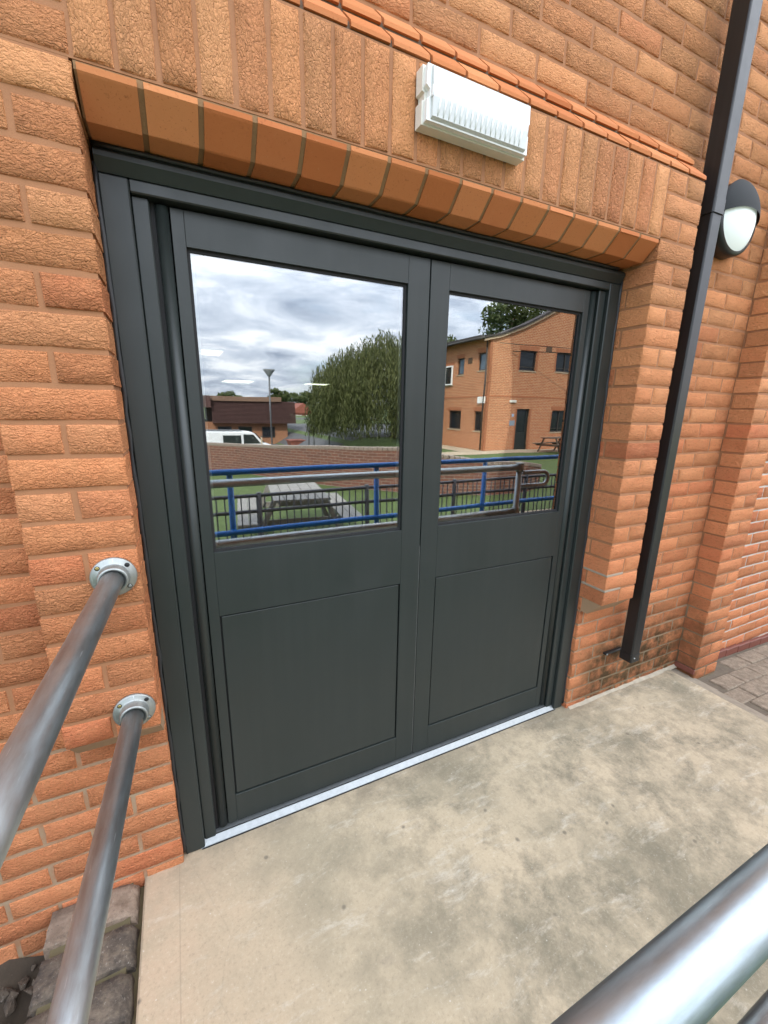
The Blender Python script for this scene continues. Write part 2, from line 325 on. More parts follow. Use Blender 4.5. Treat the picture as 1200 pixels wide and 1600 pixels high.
# ------------------------------------------------------------------ mesh helpers
class MB:
    def __init__(s): s.v = []; s.f = []; s.sm = []; s.rnd = []
    def add(s, vs, fs, smooth=False, rnd=0.5):
        o = len(s.v); s.v += [tuple(v) for v in vs]; s.f += [tuple(i + o for i in f) for f in fs]
        s.sm += [smooth] * len(fs) if isinstance(smooth, bool) else smooth; s.rnd += [rnd] * len(vs); return s
    def box(s, x0, x1, y0, y1, z0, z1, rnd=0.5, M=None):
        vs = [Vector((x, y, z)) for x in (x0, x1) for y in (y0, y1) for z in (z0, z1)]
        if M: vs = [M @ v for v in vs]
        return s.add(vs, [(0, 1, 3, 2), (4, 6, 7, 5), (0, 4, 5, 1), (2, 3, 7, 6), (0, 2, 6, 4), (1, 5, 7, 3)], False, rnd)
    def rbox(s, x0, x1, y0, y1, z0, z1, b=0.003, M=None, rnd=0.5):
        """box with chamfered edges"""
        b = min(b, (x1 - x0) * .45, (y1 - y0) * .45, (z1 - z0) * .45)
        X, Y, Z = (x0, x1), (y0, y1), (z0, z1); sg = (1, -1); vs = []; idx = {}
        for i in (0, 1):
            for j in (0, 1):
                for k in (0, 1):
                    for a in range(3):
                        d = [sg[i] * b, sg[j] * b, sg[k] * b]; d[a] = 0
                        idx[i, j, k, a] = len(vs); vs.append(Vector((X[i] + d[0], Y[j] + d[1], Z[k] + d[2])))
        fs = []
        q = ((0, 0), (0, 1), (1, 1), (1, 0))
        for a in range(3):
            for e in (0, 1):
                f = []
                for (m, n) in q:
                    c = [0, 0, 0]; c[a] = e; c[(a + 1) % 3] = m; c[(a + 2) % 3] = n; f.append(idx[c[0], c[1], c[2], a])
                fs.append(f if e == 0 else f[::-1])
        for a in range(3):
            b1, b2 = (a + 1) % 3, (a + 2) % 3
            for m in (0, 1):
                for n in (0, 1):
                    p0 = [0, 0, 0]; p1 = [0, 0, 0]; p1[a] = 1
                    p0[b1] = p1[b1] = m; p0[b2] = p1[b2] = n
                    fs.append((idx[(*p0, b1)], idx[(*p1, b1)], idx[(*p1, b2)], idx[(*p0, b2)]))
        for i in (0, 1):
            for j in (0, 1):
                for k in (0, 1): fs.append(tuple(idx[i, j, k, a] for a in range(3)))
        if M: vs = [M @ v for v in vs]
        s.add(vs, fs, False, rnd); s.fix = True; return s
    def prism(s, prof, a0, a1, axis='x', M=None, rnd=0.5):
        """closed profile (pairs) swept from a0 to a1 along axis; pairs are (y,z), (x,z) or (x,y)"""
        n = len(prof); vs = []
        for a in (a0, a1):
            for (p, q) in prof:
                vs.append(Vector((a, p, q) if axis == 'x' else (p, a, q) if axis == 'y' else (p, q, a)))
        if M: vs = [M @ v for v in vs]
        fs = [tuple(range(n)), tuple(range(2 * n - 1, n - 1, -1))] + [(i, n + i, n + (i + 1) % n, (i + 1) % n) for i in range(n)]
        s.add(vs, fs, False, rnd); s.fix = True; return s
    def tube(s, pts, r, n=20, caps=True, radii=None, rnd=0.5):
        pts = [Vector(p) for p in pts]; rings = []; base = len(s.v); vs = []; fs = []; sm = []
        prev = None
        for i, p in enumerate(pts):
            d = (pts[min(i + 1, len(pts) - 1)] - pts[max(i - 1, 0)]).normalized()
            if prev is None:
                a = Vector((0, 0, 1)) if abs(d.z) < 0.9 else Vector((1, 0, 0)); u = d.cross(a).normalized()
            else: u = (prev - d * prev.dot(d)).normalized()
            prev = u; v = d.cross(u); rr = radii[i] if radii else r
            for k in range(n):
                t = 2 * math.pi * k / n; vs.append(p + rr * (math.cos(t) * u + math.sin(t) * v))
        for i in range(len(pts) - 1):
            for k in range(n): fs.append((i * n + k, i * n + (k + 1) % n, (i + 1) * n + (k + 1) % n, (i + 1) * n + k)); sm.append(True)
        if caps:
            fs.append(tuple(range(n - 1, -1, -1))); fs.append(tuple((len(pts) - 1) * n + k for k in range(n))); sm += [False, False]
        s.add(vs, fs, sm, rnd); return s
    def lathe(s, prof, n=32, M=None, smooth=True):
        """profile of (radius, height) turned about local z"""
        vs = []; fs = []
        for (r, h) in prof:
            for k in range(n):
                t = 2 * math.pi * k / n; vs.append(Vector((r * math.cos(t), r * math.sin(t), h)))
        for i in range(len(prof) - 1):
            for k in range(n): fs.append((i * n + k, i * n + (k + 1) % n, (i + 1) * n + (k + 1) % n, (i + 1) * n + k))
        if M: vs = [M @ v for v in vs]
        s.add(vs, fs, smooth); return s
    def mesh(s, name, m, attr=False):
        me = bpy.data.meshes.new(name); me.from_pydata(s.v, [], s.f)
        me.polygons.foreach_set('use_smooth', s.sm)
        if attr:
            at = me.attributes.new('rnd', 'FLOAT', 'POINT'); at.data.foreach_set('value', s.rnd)
        if getattr(s, 'fix', False):
            bm = bmesh.new(); bm.from_mesh(me); bmesh.ops.recalc_face_normals(bm, faces=bm.faces); bm.to_mesh(me); bm.free()
        me.materials.append(m); me.update(); return me
    def build(s, name, m, parent=None, attr=False, loc=None):
        return link(name, s.mesh(name, m, attr), parent, loc)
def link(name, me, parent=None, loc=None, rot=None):
    o = bpy.data.objects.new(name, me); C.objects.link(o)
    if loc is not None: o.location = loc
    if rot is not None: o.rotation_euler = rot
    if parent is not None: o.parent = parent
    return o
def tag(o, label=None, cat=None, group=None, kind=None):
    for k, v in (('label', label), ('category', cat), ('group', group), ('kind', kind)):
        if v: o[k] = v
    return o
def thing(name, label, cat, loc=(0, 0, 0), rz=0, group=None):
    o = bpy.data.objects.new(name, None); C.objects.link(o); o.location = loc; o.rotation_euler = (0, 0, rz); o.empty_display_size = 0.2
    return tag(o, label, cat, group)
def copy_tree(o, parent=None):
    c = o.copy(); C.objects.link(c)
    if parent: c.parent = parent
    for ch in [x for x in bpy.data.objects if x.parent == o]: copy_tree(ch, c)
    return c

# ------------------------------------------------------------------ terrain and paving
FL = -0.63                     # landing level
def sst(a, b, x):
    t = max(0, min(1, (x - a) / (b - a))); return t * t * (3 - 2 * t)
def gh(x, y):
    """ground height: lawn just below the landing, falling to the car park far left, low pit beside the ramp"""
    h = -1.06 - 1.68 * sst(13, 24, -y) * sst(11.5, 7.5, x)
    h += 3.2 * sst(60, 140, -y) * (0.5 + 0.5 * sst(-10, 40, x))
    return h
def axis(a, b, c, d, n1, n2):
    return sorted(set([a + (b - a) * (1 - ((i / n1) ** 0.4)) if False else a + (b - a) * i / n1 for i in range(n1)] + [b + (c - b) * i / n2 for i in range(n2)] + [c + (d - c) * i / n1 for i in range(n1 + 1)]))
xs = axis(-300, -8, 24, 300, 14, 26); ys = axis(-420, -45, 8, 300, 14, 30)
t = MB(); vs = [(x, y, gh(x, y)) for y in ys for x in xs]; nx = len(xs)
t.add(vs, [(j * nx + i, j * nx + i + 1, (j + 1) * nx + i + 1, (j + 1) * nx + i) for j in range(len(ys) - 1) for i in range(nx - 1)], True)
g = t.build('ground', MGRASS); tag(g, kind='structure')
def sheet(name, m, x0, x1, y0, y1, nx_, ny_, dz, fn=gh):
    t = MB(); vs = [(x0 + (x1 - x0) * i / nx_, y0 + (y1 - y0) * j / ny_, fn(x0 + (x1 - x0) * i / nx_, y0 + (y1 - y0) * j / ny_) + dz) for j in range(ny_ + 1) for i in range(nx_ + 1)]
    t.add(vs, [(j * (nx_ + 1) + i, j * (nx_ + 1) + i + 1, (j + 1) * (nx_ + 1) + i + 1, (j + 1) * (nx_ + 1) + i) for j in range(ny_) for i in range(nx_)], True)
    return tag(t.build(name, m), kind='structure')
sheet('car_park', MASPH, -20, 34, -78, -26, 36, 40, 0.04)
sheet('footpath', MPATH, 9.0, 26, -15.38, -14.0, 12, 3, 0.012)
sheet('side_footpath', MPATH, 12.2, 13.6, -20, -15.40, 3, 5, 0.014)
sheet('ramp_foot_path', MPATH, 3.3, 9.5, -4.6, -2.6, 6, 4, 0.010)
# landing slab, with a cast edge
t = MB(); t.rbox(-0.118, 2.655, -1.16, 0.16, -1.30, FL, 0.006)
ls = t.build('concrete_landing', MC); tag(ls, kind='structure')
# mortar haunching against the wall foot and slab end
t = MB()
for i in range(14):
    x = 1.81 + i * 0.065; a = 0.004 + 0.010 * R.random()
    t.prism([(0.112, FL - 0.01), (0.112 - a - 0.012, FL - 0.002), (0.112 - a * 0.4, FL + 0.006), (0.1175, FL + 0.008 + 0.010 * R.random())], x, x + 0.066, 'x')
fil = t.build('mortar_fillet', simple('grey_fillet', (0.36, 0.31, 0.23), .9, 0, .35, 30, .8), ls)
t = MB()
for i in range(9):
    y = -1.1 + i * 0.14; a = 0.05 + 0.04 * R.random()
    t.prism([(2.656, FL - 0.004), (2.656, -0.75), (2.74 + a, -0.75), (2.70 + a, FL - 0.030), (2.675, FL - 0.009)], y, y + 0.139, 'y')
t.build('edge_haunching', simple('grey_haunch', (0.24, 0.20, 0.145), 0.9, 0, 0.45, 22, 0.9), ls)
# block paving beyond the slab
PS = lambda x: -0.662 - 0.052 * min(1.2, max(0, x - 2.66))
pv = MB().prism([(2.665, -1.0), (2.665, PS(2.66) - .008), (3.86, PS(3.86) - .008), (5.2, PS(3.86) - .008), (5.2, -1.0)], -1.9, 0.1125, 'y').build('block_paving', MPAVJ); tag(pv, kind='structure')
px_end = 2.99
pm = [MB().rbox(0, 0.2, 0, 0.1, -0.02, 0.0 + 0.002 * k, 0.006).mesh('paver', MPAV) for k in range(3)]
for j in range(14):
    for i in range(10):
        x = 2.735 + i * 0.2025 + (0.1 if j % 2 else 0); y = -1.262 + j * 0.1025
        if y + 0.1 > (0.012 if x < px_end else 0.105): continue
        if in_view((x + 0.1, y + 0.05, -0.71), 0.03):
            link('paver', R.choice(pm), pv, (x, y, PS(x) + R.uniform(-.003, .002)), (R.uniform(-.012, .012), R.uniform(-.012, .012) + 0.052, R.uniform(-.01, .01)))
# low ground to the left of the landing: soil pit along the wall
t = MB(); nn = 16; vs = []
for j in range(nn + 1):
    for i in range(nn + 1):
        x = -2.4 + 2.05 * i / nn; y = -1.6 + 1.712 * j / nn
        vs.append((x, y, -0.86 + 0.05 * math.sin(9 * x + 5 * y) + R.uniform(-.04, .04) + 0.07 * sst(-0.1, 0.1, y)))
t.add(vs, [(j * (nn + 1) + i, j * (nn + 1) + i + 1, (j + 1) * (nn + 1) + i + 1, (j + 1) * (nn + 1) + i) for j in range(nn) for i in range(nn)], True)
tag(t.build('soil_bed', MSOIL), kind='structure')

# lumps of earth and broken brick lying in the pit
t = MB()
for _ in range(330):
    x, y = R.uniform(-0.75, -0.365), R.uniform(-0.6, 0.10); q = R.uniform(.006, .022) ; z = -0.825 + 0.06 * sst(-0.1, 0.1, y)
    vs = [Vector((R.gauss(0, 1), R.gauss(0, 1), R.gauss(0, .8))).normalized() * q * R.uniform(.75, 1.25) for _k in range(14)]
    bm = bmesh.new(); [bm.verts.new(v + Vector((x, y, z))) for v in vs]; hr = bmesh.ops.convex_hull(bm, input=bm.verts); bm.verts.index_update()
    t.add([v.co for v in bm.verts], [tuple(v.index for v in f.verts) for f in bm.faces], False); bm.free()
tag(t.build('rubble', old_brick('dark_rubble', (0.035, 0.026, 0.018), (0.13, 0.095, 0.065))), 'dark lumps of earth and broken brick beside the edging', 'rubble', None, 'stuff')

# ------------------------------------------------------------------ the brick building with the door
bld = thing('brick_building', 'orange rustic brick building with projecting door surround and soldier course', 'building')
W = 0.112; OX = 1.795
def brick_mesh(L, H, D, seed, bev=0.0026, jit=0.0014, nx=6, nz=2, m=None):
    r = random.Random(seed); t = MB(); vs = []; fs = []; sm = []
    P = lambda i, n, a, b: a + (b - a) * i / n
    for j in range(nz + 1):
        for i in range(nx + 1):
            vs.append((P(i, nx, -L / 2 + bev, L / 2 - bev) + (r.uniform(-jit, jit)), r.uniform(-.0012, .0008), P(j, nz, -H / 2 + bev, H / 2 - bev) + r.uniform(-jit, jit)))
    for j in range(nz):
        for i in range(nx): fs.append((j * (nx + 1) + i, j * (nx + 1) + i + 1, (j + 1) * (nx + 1) + i + 1, (j + 1) * (nx + 1) + i)); sm.append(True)
    ring = [(i, 0) for i in range(nx)] + [(nx, j) for j in range(nz)] + [(i, nz) for i in range(nx, 0, -1)] + [(0, j) for j in range(nz, 0, -1)]
    b0 = len(vs); n = len(ring)
    offs = []
    for (i, j) in ring:
        x = P(i, nx, -L / 2, L / 2) + (r.uniform(-jit, jit)); z = P(j, nz, -H / 2, H / 2) + r.uniform(-jit, jit)
        offs.append((x, z)); vs.append((x, bev, z))
    for (x, z) in offs: vs.append((x, D, z))
    for k in range(n):
        i, j = ring[k]; i2, j2 = ring[(k + 1) % n]; k2 = (k + 1) % n
        fs.append((j2 * (nx + 1) + i2, j * (nx + 1) + i, b0 + k, b0 + k2)); sm.append(False)
        fs.append((b0 + k2, b0 + k, b0 + n + k, b0 + n + k2)); sm.append(False)
    fs.append(tuple(b0 + n + k for k in range(n))); sm.append(False)
    t.add(vs, fs, sm); t.fix = True
    return t.mesh('brick', m or MB_)
H = 0.065
VAR = {}
def bm_(L, D=0.1025, m=None, H_=H, jit=0.0014):
    L = round(L, 4); k = (L, D, m.name if m else '', H_)
    if k not in VAR: VAR[k] = [brick_mesh(L, H_, D, hash((L, D, s)) & 0xffff, m=m, nx=max(2, int(L / .035)), jit=jit) for s in range(4 if L > .09 else 2)]
    return R.choice(VAR[k])
# bodies of wall behind the bricks (mortar)
t = MB()
t.box(-1.5, -0.004, W + 0.0024, 0.40, -1.2, 2.75)
t.box(OX + 0.004, 2.93, W + 0.0024, 0.40, -1.2, 2.75)
t.box(-0.004, OX + 0.004, W + 0.0025, 0.40, 1.50, 2.75)
wall = t.build('main_wall', MMO, bld)
t = MB(); 
far = MB(); NST = [0]
stuffs = {}
def place(parent, name, L, x, y, z, rot=(0, 0, 0), D=0.1025, m=None):
    """x,y,z = centre of the brick's face"""
    if in_view((x, y, z), 0.03):
        return link(name, bm_(L, D, m), parent, (x, y + R.uniform(-.0012, .0012), z + R.uniform(-.0008, .0008)), (rot[0] + R.uniform(-.004, .004), rot[1] + R.uniform(-.004, .004), rot[2]))
    t = stuffs.setdefault(parent.name, MB())
    Mx = Matrix.Translation((x, y, z)) @ __import__('mathutils').Euler(rot).to_matrix().to_4x4()
    t.rbox(-L / 2, L / 2, 0, D, -H / 2, H / 2, 0.0035, Mx, R.random())
def course(parent, n, x0, x1, y, off, pitch=0.225, start=None):
    """stretcher course between x0 and x1, joints at off + k*pitch"""
    z = n * 0.075 + 0.0375; k = math.floor((x0 - off) / pitch)
    while True:
        a = max(off + k * pitch, x0) ; b = min(off + (k + 1) * pitch, x1); k += 1
        if a >= x1 - 0.004: break
        if b - a < 0.03: continue
        a += 0.005 if a > x0 + 1e-6 else 0.0; b -= 0.005 if b < x1 - 1e-6 else 0.0
        place(parent, 'brick', b - a, (a + b) / 2, y, z)
# upper wall above the band, both side walls
for n in range(25, 37): course(wall, n, -1.5, 2.731, W, 1.46 + (0.1125 if n % 2 == 0 else 0))
for n in range(-15, 25):
    off = 2.731 + (0.1125 if n % 2 else 0.0) - 0.225 * 9
    xr = OX + 0.0025 if n < 0 else (OX + 0.0025 if n % 2 else 2.0145)
    if n >= 0 and n % 2: # closer behind the pier's stretcher, seen in the reveal
        place(wall, 'brick', 0.205, OX + 0.0025 + 0.1025, W + 0.001, n * 0.075 + 0.0375)
        place(wall, 'brick', 0.205, -0.0025 - 0.1025, W + 0.001, n * 0.075 + 0.0375)
        xr = 2.0145
    if n > -10 or True: course(wall, n, xr, 2.731, W, off)
    xl = -0.0025 if n < 0 else -0.2195
    course(wall, n, -1.5, xl, W, -0.0025 - 0.225 * 8 + (0.1125 if n % 2 else 0))
# piers either side of the door
for side, x0 in (('l', -0.2175), ('r', 1.7975)):
    t = MB(); t.box(x0 + 0.003, x0 + 0.212, 0.0024, W + 0.002, 0.003, 1.4995)
    pier = t.build('brick_pier', MMO, bld); t = MB()
    # corbelled foot, sides pointed up with mortar
    t.prism([(0.012, -0.003), (0.0060, 0.002), (W + 0.02, 0.002), (W + 0.020, -0.070), (0.075, -0.070)], x0 + 0.002, x0 + 0.213, 'x')
    t.build('mortar_foot', MMP, pier)
    for n in range(0, 23):
        z = n * 0.075 + 0.0375
        if n % 2: place(pier, 'brick', 0.215, x0 + 0.1075, 0, z)
        else:
            for c in (x0 + 0.0512, x0 + 0.1638): place(pier, 'brick', 0.1025, c, 0, z, D=0.138 if n < 19 else 0.105)
# a patch of paler repointing on the lower right pier
MPP = mortar_mat('pale_repointing', (0.33, 0.265, 0.19), grime=False)
for zc in (0.075, 0.150):
    t = MB(); t.rbox(1.7966, 1.905, -0.0006, 0.006, zc - .0062, zc + .0058, 0.0015); t.rbox(1.7962, 1.803, 0.0064, 0.128, zc - .0062, zc + .0058, 0.0015)
    t.build('repointed_joint', MPP, bld)
# soldier band over the opening
t = MB(); t.box(-0.2135, 2.0085, 0.0024, 0.1125, 1.500, 1.7245)
band = t.build('soldier_band', MMO, bld)
t = MB(); t.prism([(0.0035, 1.4992), (0.0035, 1.4850), (0.0575, 1.4325), (0.45, 1.4325), (0.45, 1.4992)], 0.001, OX - 0.001, 'x')
t.build('soffit_pointing', mortar_mat('dark_olive_pointing', (0.26, 0.150, 0.068), grime=False), band)
pt = OX / 24
for i in range(24):
    x = (i + 0.5) * pt
    link('soldier_brick', bm_(0.215, 0.1), band, (x, R.uniform(-.0015, .0012), 1.6125), (0, math.pi / 2, 0)).rotation_euler.y += R.choice((0, math.pi))
def plinth_mesh(prof, w_, seed):
    r = random.Random(seed); t = MB()
    pr = [(y + r.uniform(-.0008, .0008), z + r.uniform(-.0008, .0008)) for y, z in prof]
    t.prism(pr, -w_ / 2, w_ / 2, 'x'); return t.mesh('plinth_brick', MPL)
soff = [(0, 1.495), (0, 1.4845), (0.003, 1.481), (0.054, 1.4315), (0.058, 1.430), (0.17, 1.430), (0.17, 1.495)]
pms = [plinth_mesh(soff, 0.1003, s) for s in range(4)]
for i in range(16):
    link('plinth_brick', R.choice(pms), band, ((i + 0.5) * OX / 16, R.uniform(-.001, .001), R.uniform(-.001, .001)))
topp = [(0, 0), (0, 0.010), (0.003, 0.014), (0.054, 0.064), (0.060, 0.065), (0.115, 0.065), (0.115, 0)]
pmt = [plinth_mesh(topp, 0.1025, 20 + s) for s in range(4)]
for row in range(2):
    for i in range(20):
        x = -0.2175 + (i + 0.5) * 2.23 / 20 + (0.02 if row else 0)
        link('plinth_brick', R.choice(pmt), band, (x - (0.02 if row else 0), 0.056 * row + R.uniform(-.001, .001), 1.730 + 0.075 * row + R.uniform(-.001, .001)))
t = MB()   # dark weathered pointing between the plinth rows
t.prism([(0.006, 1.7245), (0.012, 1.745), (0.062, 1.7935), (0.064, 1.806), (0.070, 1.818), (0.1165, 1.866), (0.1165, 1.7245)], -0.213, 2.008, 'x')
t.build('plinth_pointing', mortar_mat('grey_pointing', (0.14, 0.095, 0.060), grime=False), band)
# pilaster on the right and the further wall with pale joints
px0, px1 = 2.733, 2.968
t = MB(); t.box(px0 + 0.003, px1 - 0.003, 0.0024, W + 0.002, -0.70, 2.75)
pil = t.build('brick_pilaster', MMO, bld)
for n in range(-9, 36):
    z = n * 0.075 + 0.0375
    if n % 2 == 0: place(pil, 'brick', px1 - px0, (px0 + px1) / 2, 0, z, D=0.103)
    else:
        h = (px1 - px0 - 0.010) / 2
        place(pil, 'brick', h, px0 + h / 2, 0, z, D=0.111); place(pil, 'brick', h, px1 - h / 2, 0, z, D=0.111)
t = MB(); t.box(2.9305, 4.62, W + 0.0022, 0.39, -1.0, 2.75)
fw = t.build('pale_jointed_wall', MMW, bld)
for n in range(-10, 36): course(fw, n, px1, 4.6, W - 0.001, px1 + (0.1125 if n % 2 else 0))
tl = MB().rbox(0, 0.148, -0.022, 0.0, 0, 0.055, 0.003).mesh('quarry_tile', MTILE)
for i in range(8): link('quarry_tile', tl, fw, (px1 + 0.004 + 0.151 * i, W - 0.002, PS(px1 + .15 * i) - 0.014), (R.uniform(-.01, .01), 0, 0))
q2 = MB().rbox(0, 0.11, -0.012, 0.0, 0, 0.030, 0.002).mesh('quarry_tile', MTILE)
link('quarry_tile', q2, pil, (px0 - 0.001, W - 0.003, FL + 0.002), (0, 0, -math.pi / 2))
for k, tt in stuffs.items():
    o = tt.build('brick_remainder', MBS, bpy.data.objects[k], attr=True); o['kind'] = 'stuff'
# the rest of the building's shell, out of the frame: plain brickwork walls, roof, hall inside
t = MB()
t.box(-14, -1.501, W, 0.40, -1.2, 4.3); t.box(4.601, 16, W, 0.40, -1.2, 4.3); t.box(-1.5, 4.6, W, 0.40, 2.7505, 4.3)
t.box(-14, -13.7, 0.401, 26, -1.2, 4.3); t.box(15.7, 16, 0.401, 26, -1.2, 4.3); t.box(-14, 16, 26.001, 26.3, -1.2, 4.3)
t.build('outer_wall', MWALL, bld)
MB().box(-14.3, 16.3, -0.25, 26.6, 4.3005, 4.5).build('flat_roof', MROOF, bld)
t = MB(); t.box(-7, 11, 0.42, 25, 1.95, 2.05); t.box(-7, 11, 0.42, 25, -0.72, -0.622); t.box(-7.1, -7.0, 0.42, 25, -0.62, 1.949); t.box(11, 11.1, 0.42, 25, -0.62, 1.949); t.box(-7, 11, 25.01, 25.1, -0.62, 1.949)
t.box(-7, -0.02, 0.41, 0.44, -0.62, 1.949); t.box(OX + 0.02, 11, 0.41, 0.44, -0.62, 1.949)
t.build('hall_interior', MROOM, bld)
for (x0, x1, y0, y1, lb) in ((0.5, 1.06, 8.3, 9.2, 'near lit ceiling panel seen through the left pane'), (2.1, 3.25, 18.4, 20.1, 'far lit ceiling panel seen left through the left pane'), (5.6, 6.65, 18.4, 19.3, 'far lit ceiling panel seen before the willow in the left pane')):
    th = thing('ceiling_light', lb, 'ceiling light', ((x0 + x1) / 2, (y0 + y1) / 2, 1.93), 0, 'ceiling panels in the hall')
    a, b = (x1 - x0) / 2, (y1 - y0) / 2
    MB().box(-a, a, -b, b, -0.012, -0.004).build('diffuser', MLAMP, th)
    t = MB(); t.box(-a - .03, -a, -b, b, -.02, .02); t.box(a, a + .03, -b, b, -.02, .02); t.box(-a - .03, a + .03, -b - .03, -b, -.02, .02); t.box(-a - .03, a + .03, b, b + .03, -.02, .02); t.build('frame', MWHITE, th)

# ------------------------------------------------------------------ door set
YF = 0.133; YD = 0.163; XL, XR, ZT = 0.006, 1.789, 1.408
t = MB()
for a, b in ((XL, 0.066), (1.729, XR)): MB().rbox(a, b, YF, 0.24, FL, 1.372, 0.003).build('frame_jamb', MD, bld)
t = MB(); t.prism([(YF - 0.012, 1.410), (YF - 0.012, 1.400), (YF + 0.004, 1.3745), (YF + 0.05, 1.3735), (YF + 0.1, 1.3735), (YF + 0.1, 1.418), (YF - 0.004, 1.418)], XL - 0.002, XR + 0.002, 'x')
t.rbox(0.0662, 1.7288, YF + 0.001, 0.24, 1.345, 1.3725, 0.003); t.build('frame_head', MD, bld)
for a, b in ((0.0665, 0.104), (1.691, 1.7285)):   # inner rebate strip of the jamb
    MB().rbox(a, b, YF + 0.016, 0.235, FL + 0.01, 1.3445, 0.003).build('jamb_rebate', MD, bld)
t = MB()   # wavy bead of sealant round the frame
for xx in (XL - 0.004, XR + 0.004):
    pts = [(xx + R.uniform(-.002, .002), YF + 0.002, FL + 0.02 + i * 0.05) for i in range(41)]
    t.tube(pts, 0.006, 8, radii=[0.006 + R.uniform(-.002, .002) for _ in pts])
t.tube([(XL + i * 0.05, YF - 0.004, 1.4235 + R.uniform(-.001, .001)) for i in range(36)], 0.006, 8)
t.build('sealant_bead', simple('black_sealant', (0.02, 0.021, 0.022), 0.5), bld)
# finger guards: half-round covers over the hinges
for x in (0.130, 1.672):
    t = MB(); t.tube([(x, YD + 0.006, FL + 0.035), (x, YD + 0.006, 1.338)], 0.0155, 20)
    t.build('hinge_guard', MD, bld)
t = MB(); t.box(0.1, 1.7, 0.236, 0.244, FL + 0.02, 1.3448)
sealb = MB(); sealb.box(0.1041, 0.1145, YD + 0.008, 0.22, FL + 0.02, 1.344); sealb.box(1.6875, 1.6909, YD + 0.008, 0.22, FL + 0.02, 1.344); sealb.box(0.9053, 0.9087, YD + 0.012, 0.2, FL + 0.03, 1.335)
sealb.build('rubber_seal', MBLK, bld)
# threshold: aluminium ramp strip
t = MB(); t.prism([(0.1315, FL + 0.001), (0.133, FL + 0.004), (0.151, FL + 0.0180), (0.156, FL + 0.0205), (0.24, FL + 0.0205), (0.24, FL + 0.001)], 0.053, 1.742, 'x')
t.build('threshold', MAL, bld)
MB().box(0.056, 1.739, 0.1285, 0.1313, FL + 0.0003, FL + 0.0032).build('threshold_shadow_strip', MBLK, bld)  # black strip standing in for the shadow under the threshold lip
MB().box(0.06, 1.735, 0.151, 0.1525, FL + 0.0206, FL + 0.0240).build('threshold_seal', MBLK, bld)
def leaf(x0, x1, gx0, gx1, px0_, px1_, hinge_left):
    z0, z1 = -0.600, 1.340; gz0, gz1 = 0.431, 1.2575; pz0, pz1 = -0.485, 0.219; yb = 0.205
    lf = bpy.data.objects.new('door_leaf', None); C.objects.link(lf); lf.parent = bld
    lf['label'] = 'charcoal door leaf reflecting sky, willow and white van' if hinge_left else 'charcoal door leaf reflecting the brick house'
    b = 0.0010
    for a, c in ((x0, gx0), (gx1, x1)): MB().rbox(a, c, YD, yb, z0, z1, b).build('stile', MD, lf)
    for a, c in ((gz1, z1), (pz1, gz0), (z0, pz0)): MB().rbox(gx0 + .0002, gx1 - .0002, YD + 0.0002, yb, a, c, 0.0006).build('rail', MD, lf)
    MB().box(gx0 + .0003, gx1 - .0003, YD + 0.0125, yb - .01, pz0 + .0003, pz1 - .0003).build('groove_shade_backing', MBLK, lf)  # black sheet puts the shade of the panel groove into colour
    MB().rbox(gx0 + .0048, gx1 - .0048, YD + 0.0030, YD + 0.0122, pz0 + .0048, pz1 - .0048, 0.0018).build('panel', MD, lf)
    t = MB()
    for (a, c, d, e) in ((gx0 + .0007, gx0 + .008, gz0, gz1), (gx1 - .008, gx1 - .0007, gz0, gz1), (gx0 + .008, gx1 - .008, gz0, gz0 + .008), (gx0 + .008, gx1 - .008, gz1 - .008, gz1)):
        t.prism([(a, YD + 0.011), (c, YD + 0.011), (c, YD + .0155), (a, YD + .0155)], d, e, 'z')
    t.build('glazing_gasket', MBLK, lf)
    cx, cz = (gx0 + gx1) / 2, (gz0 + gz1) / 2; hw, hh = (gx1 - gx0) / 2 - .001, (gz1 - gz0) / 2 - .001
    MB().box(-hw, hw, 0, 0.004, -hh, hh).build('glass_pane', MGL, lf, loc=(cx, YD + 0.0158, cz))
    o = MB().box(-hw, hw, 0, 0.004, -hh, hh).build('inner_glass_pane', MGL2, lf, loc=(cx, YD + 0.034, cz)); o.rotation_euler = (0.0012, 0, 0.0060)
    t = MB(); s_ = .014
    for (a, c, d, e) in ((-hw, -hw + s_, -hh, hh), (hw - s_, hw, -hh, hh), (-hw + s_, hw - s_, -hh, -hh + s_), (-hw + s_, hw - s_, hh - s_, hh)): t.box(a, c, 0, 0.009, d, e)
    t.build('spacer_bar', simple('grey_spacer', (0.36, 0.37, 0.37), 0.4, 0.4), lf, loc=(cx, YD + 0.0215, cz))
    return lf
leaf(0.148, 0.9048, 0.179, 0.825, 0.172, 0.826, True)
leaf(0.9092, 1.6555, 0.983, 1.627, 0.988, 1.645, False)
MB().box(0.9062, 0.9078, YD + 0.003, YD + 0.010, -0.59, 0.36).build('meeting_strip', MAL, bld)

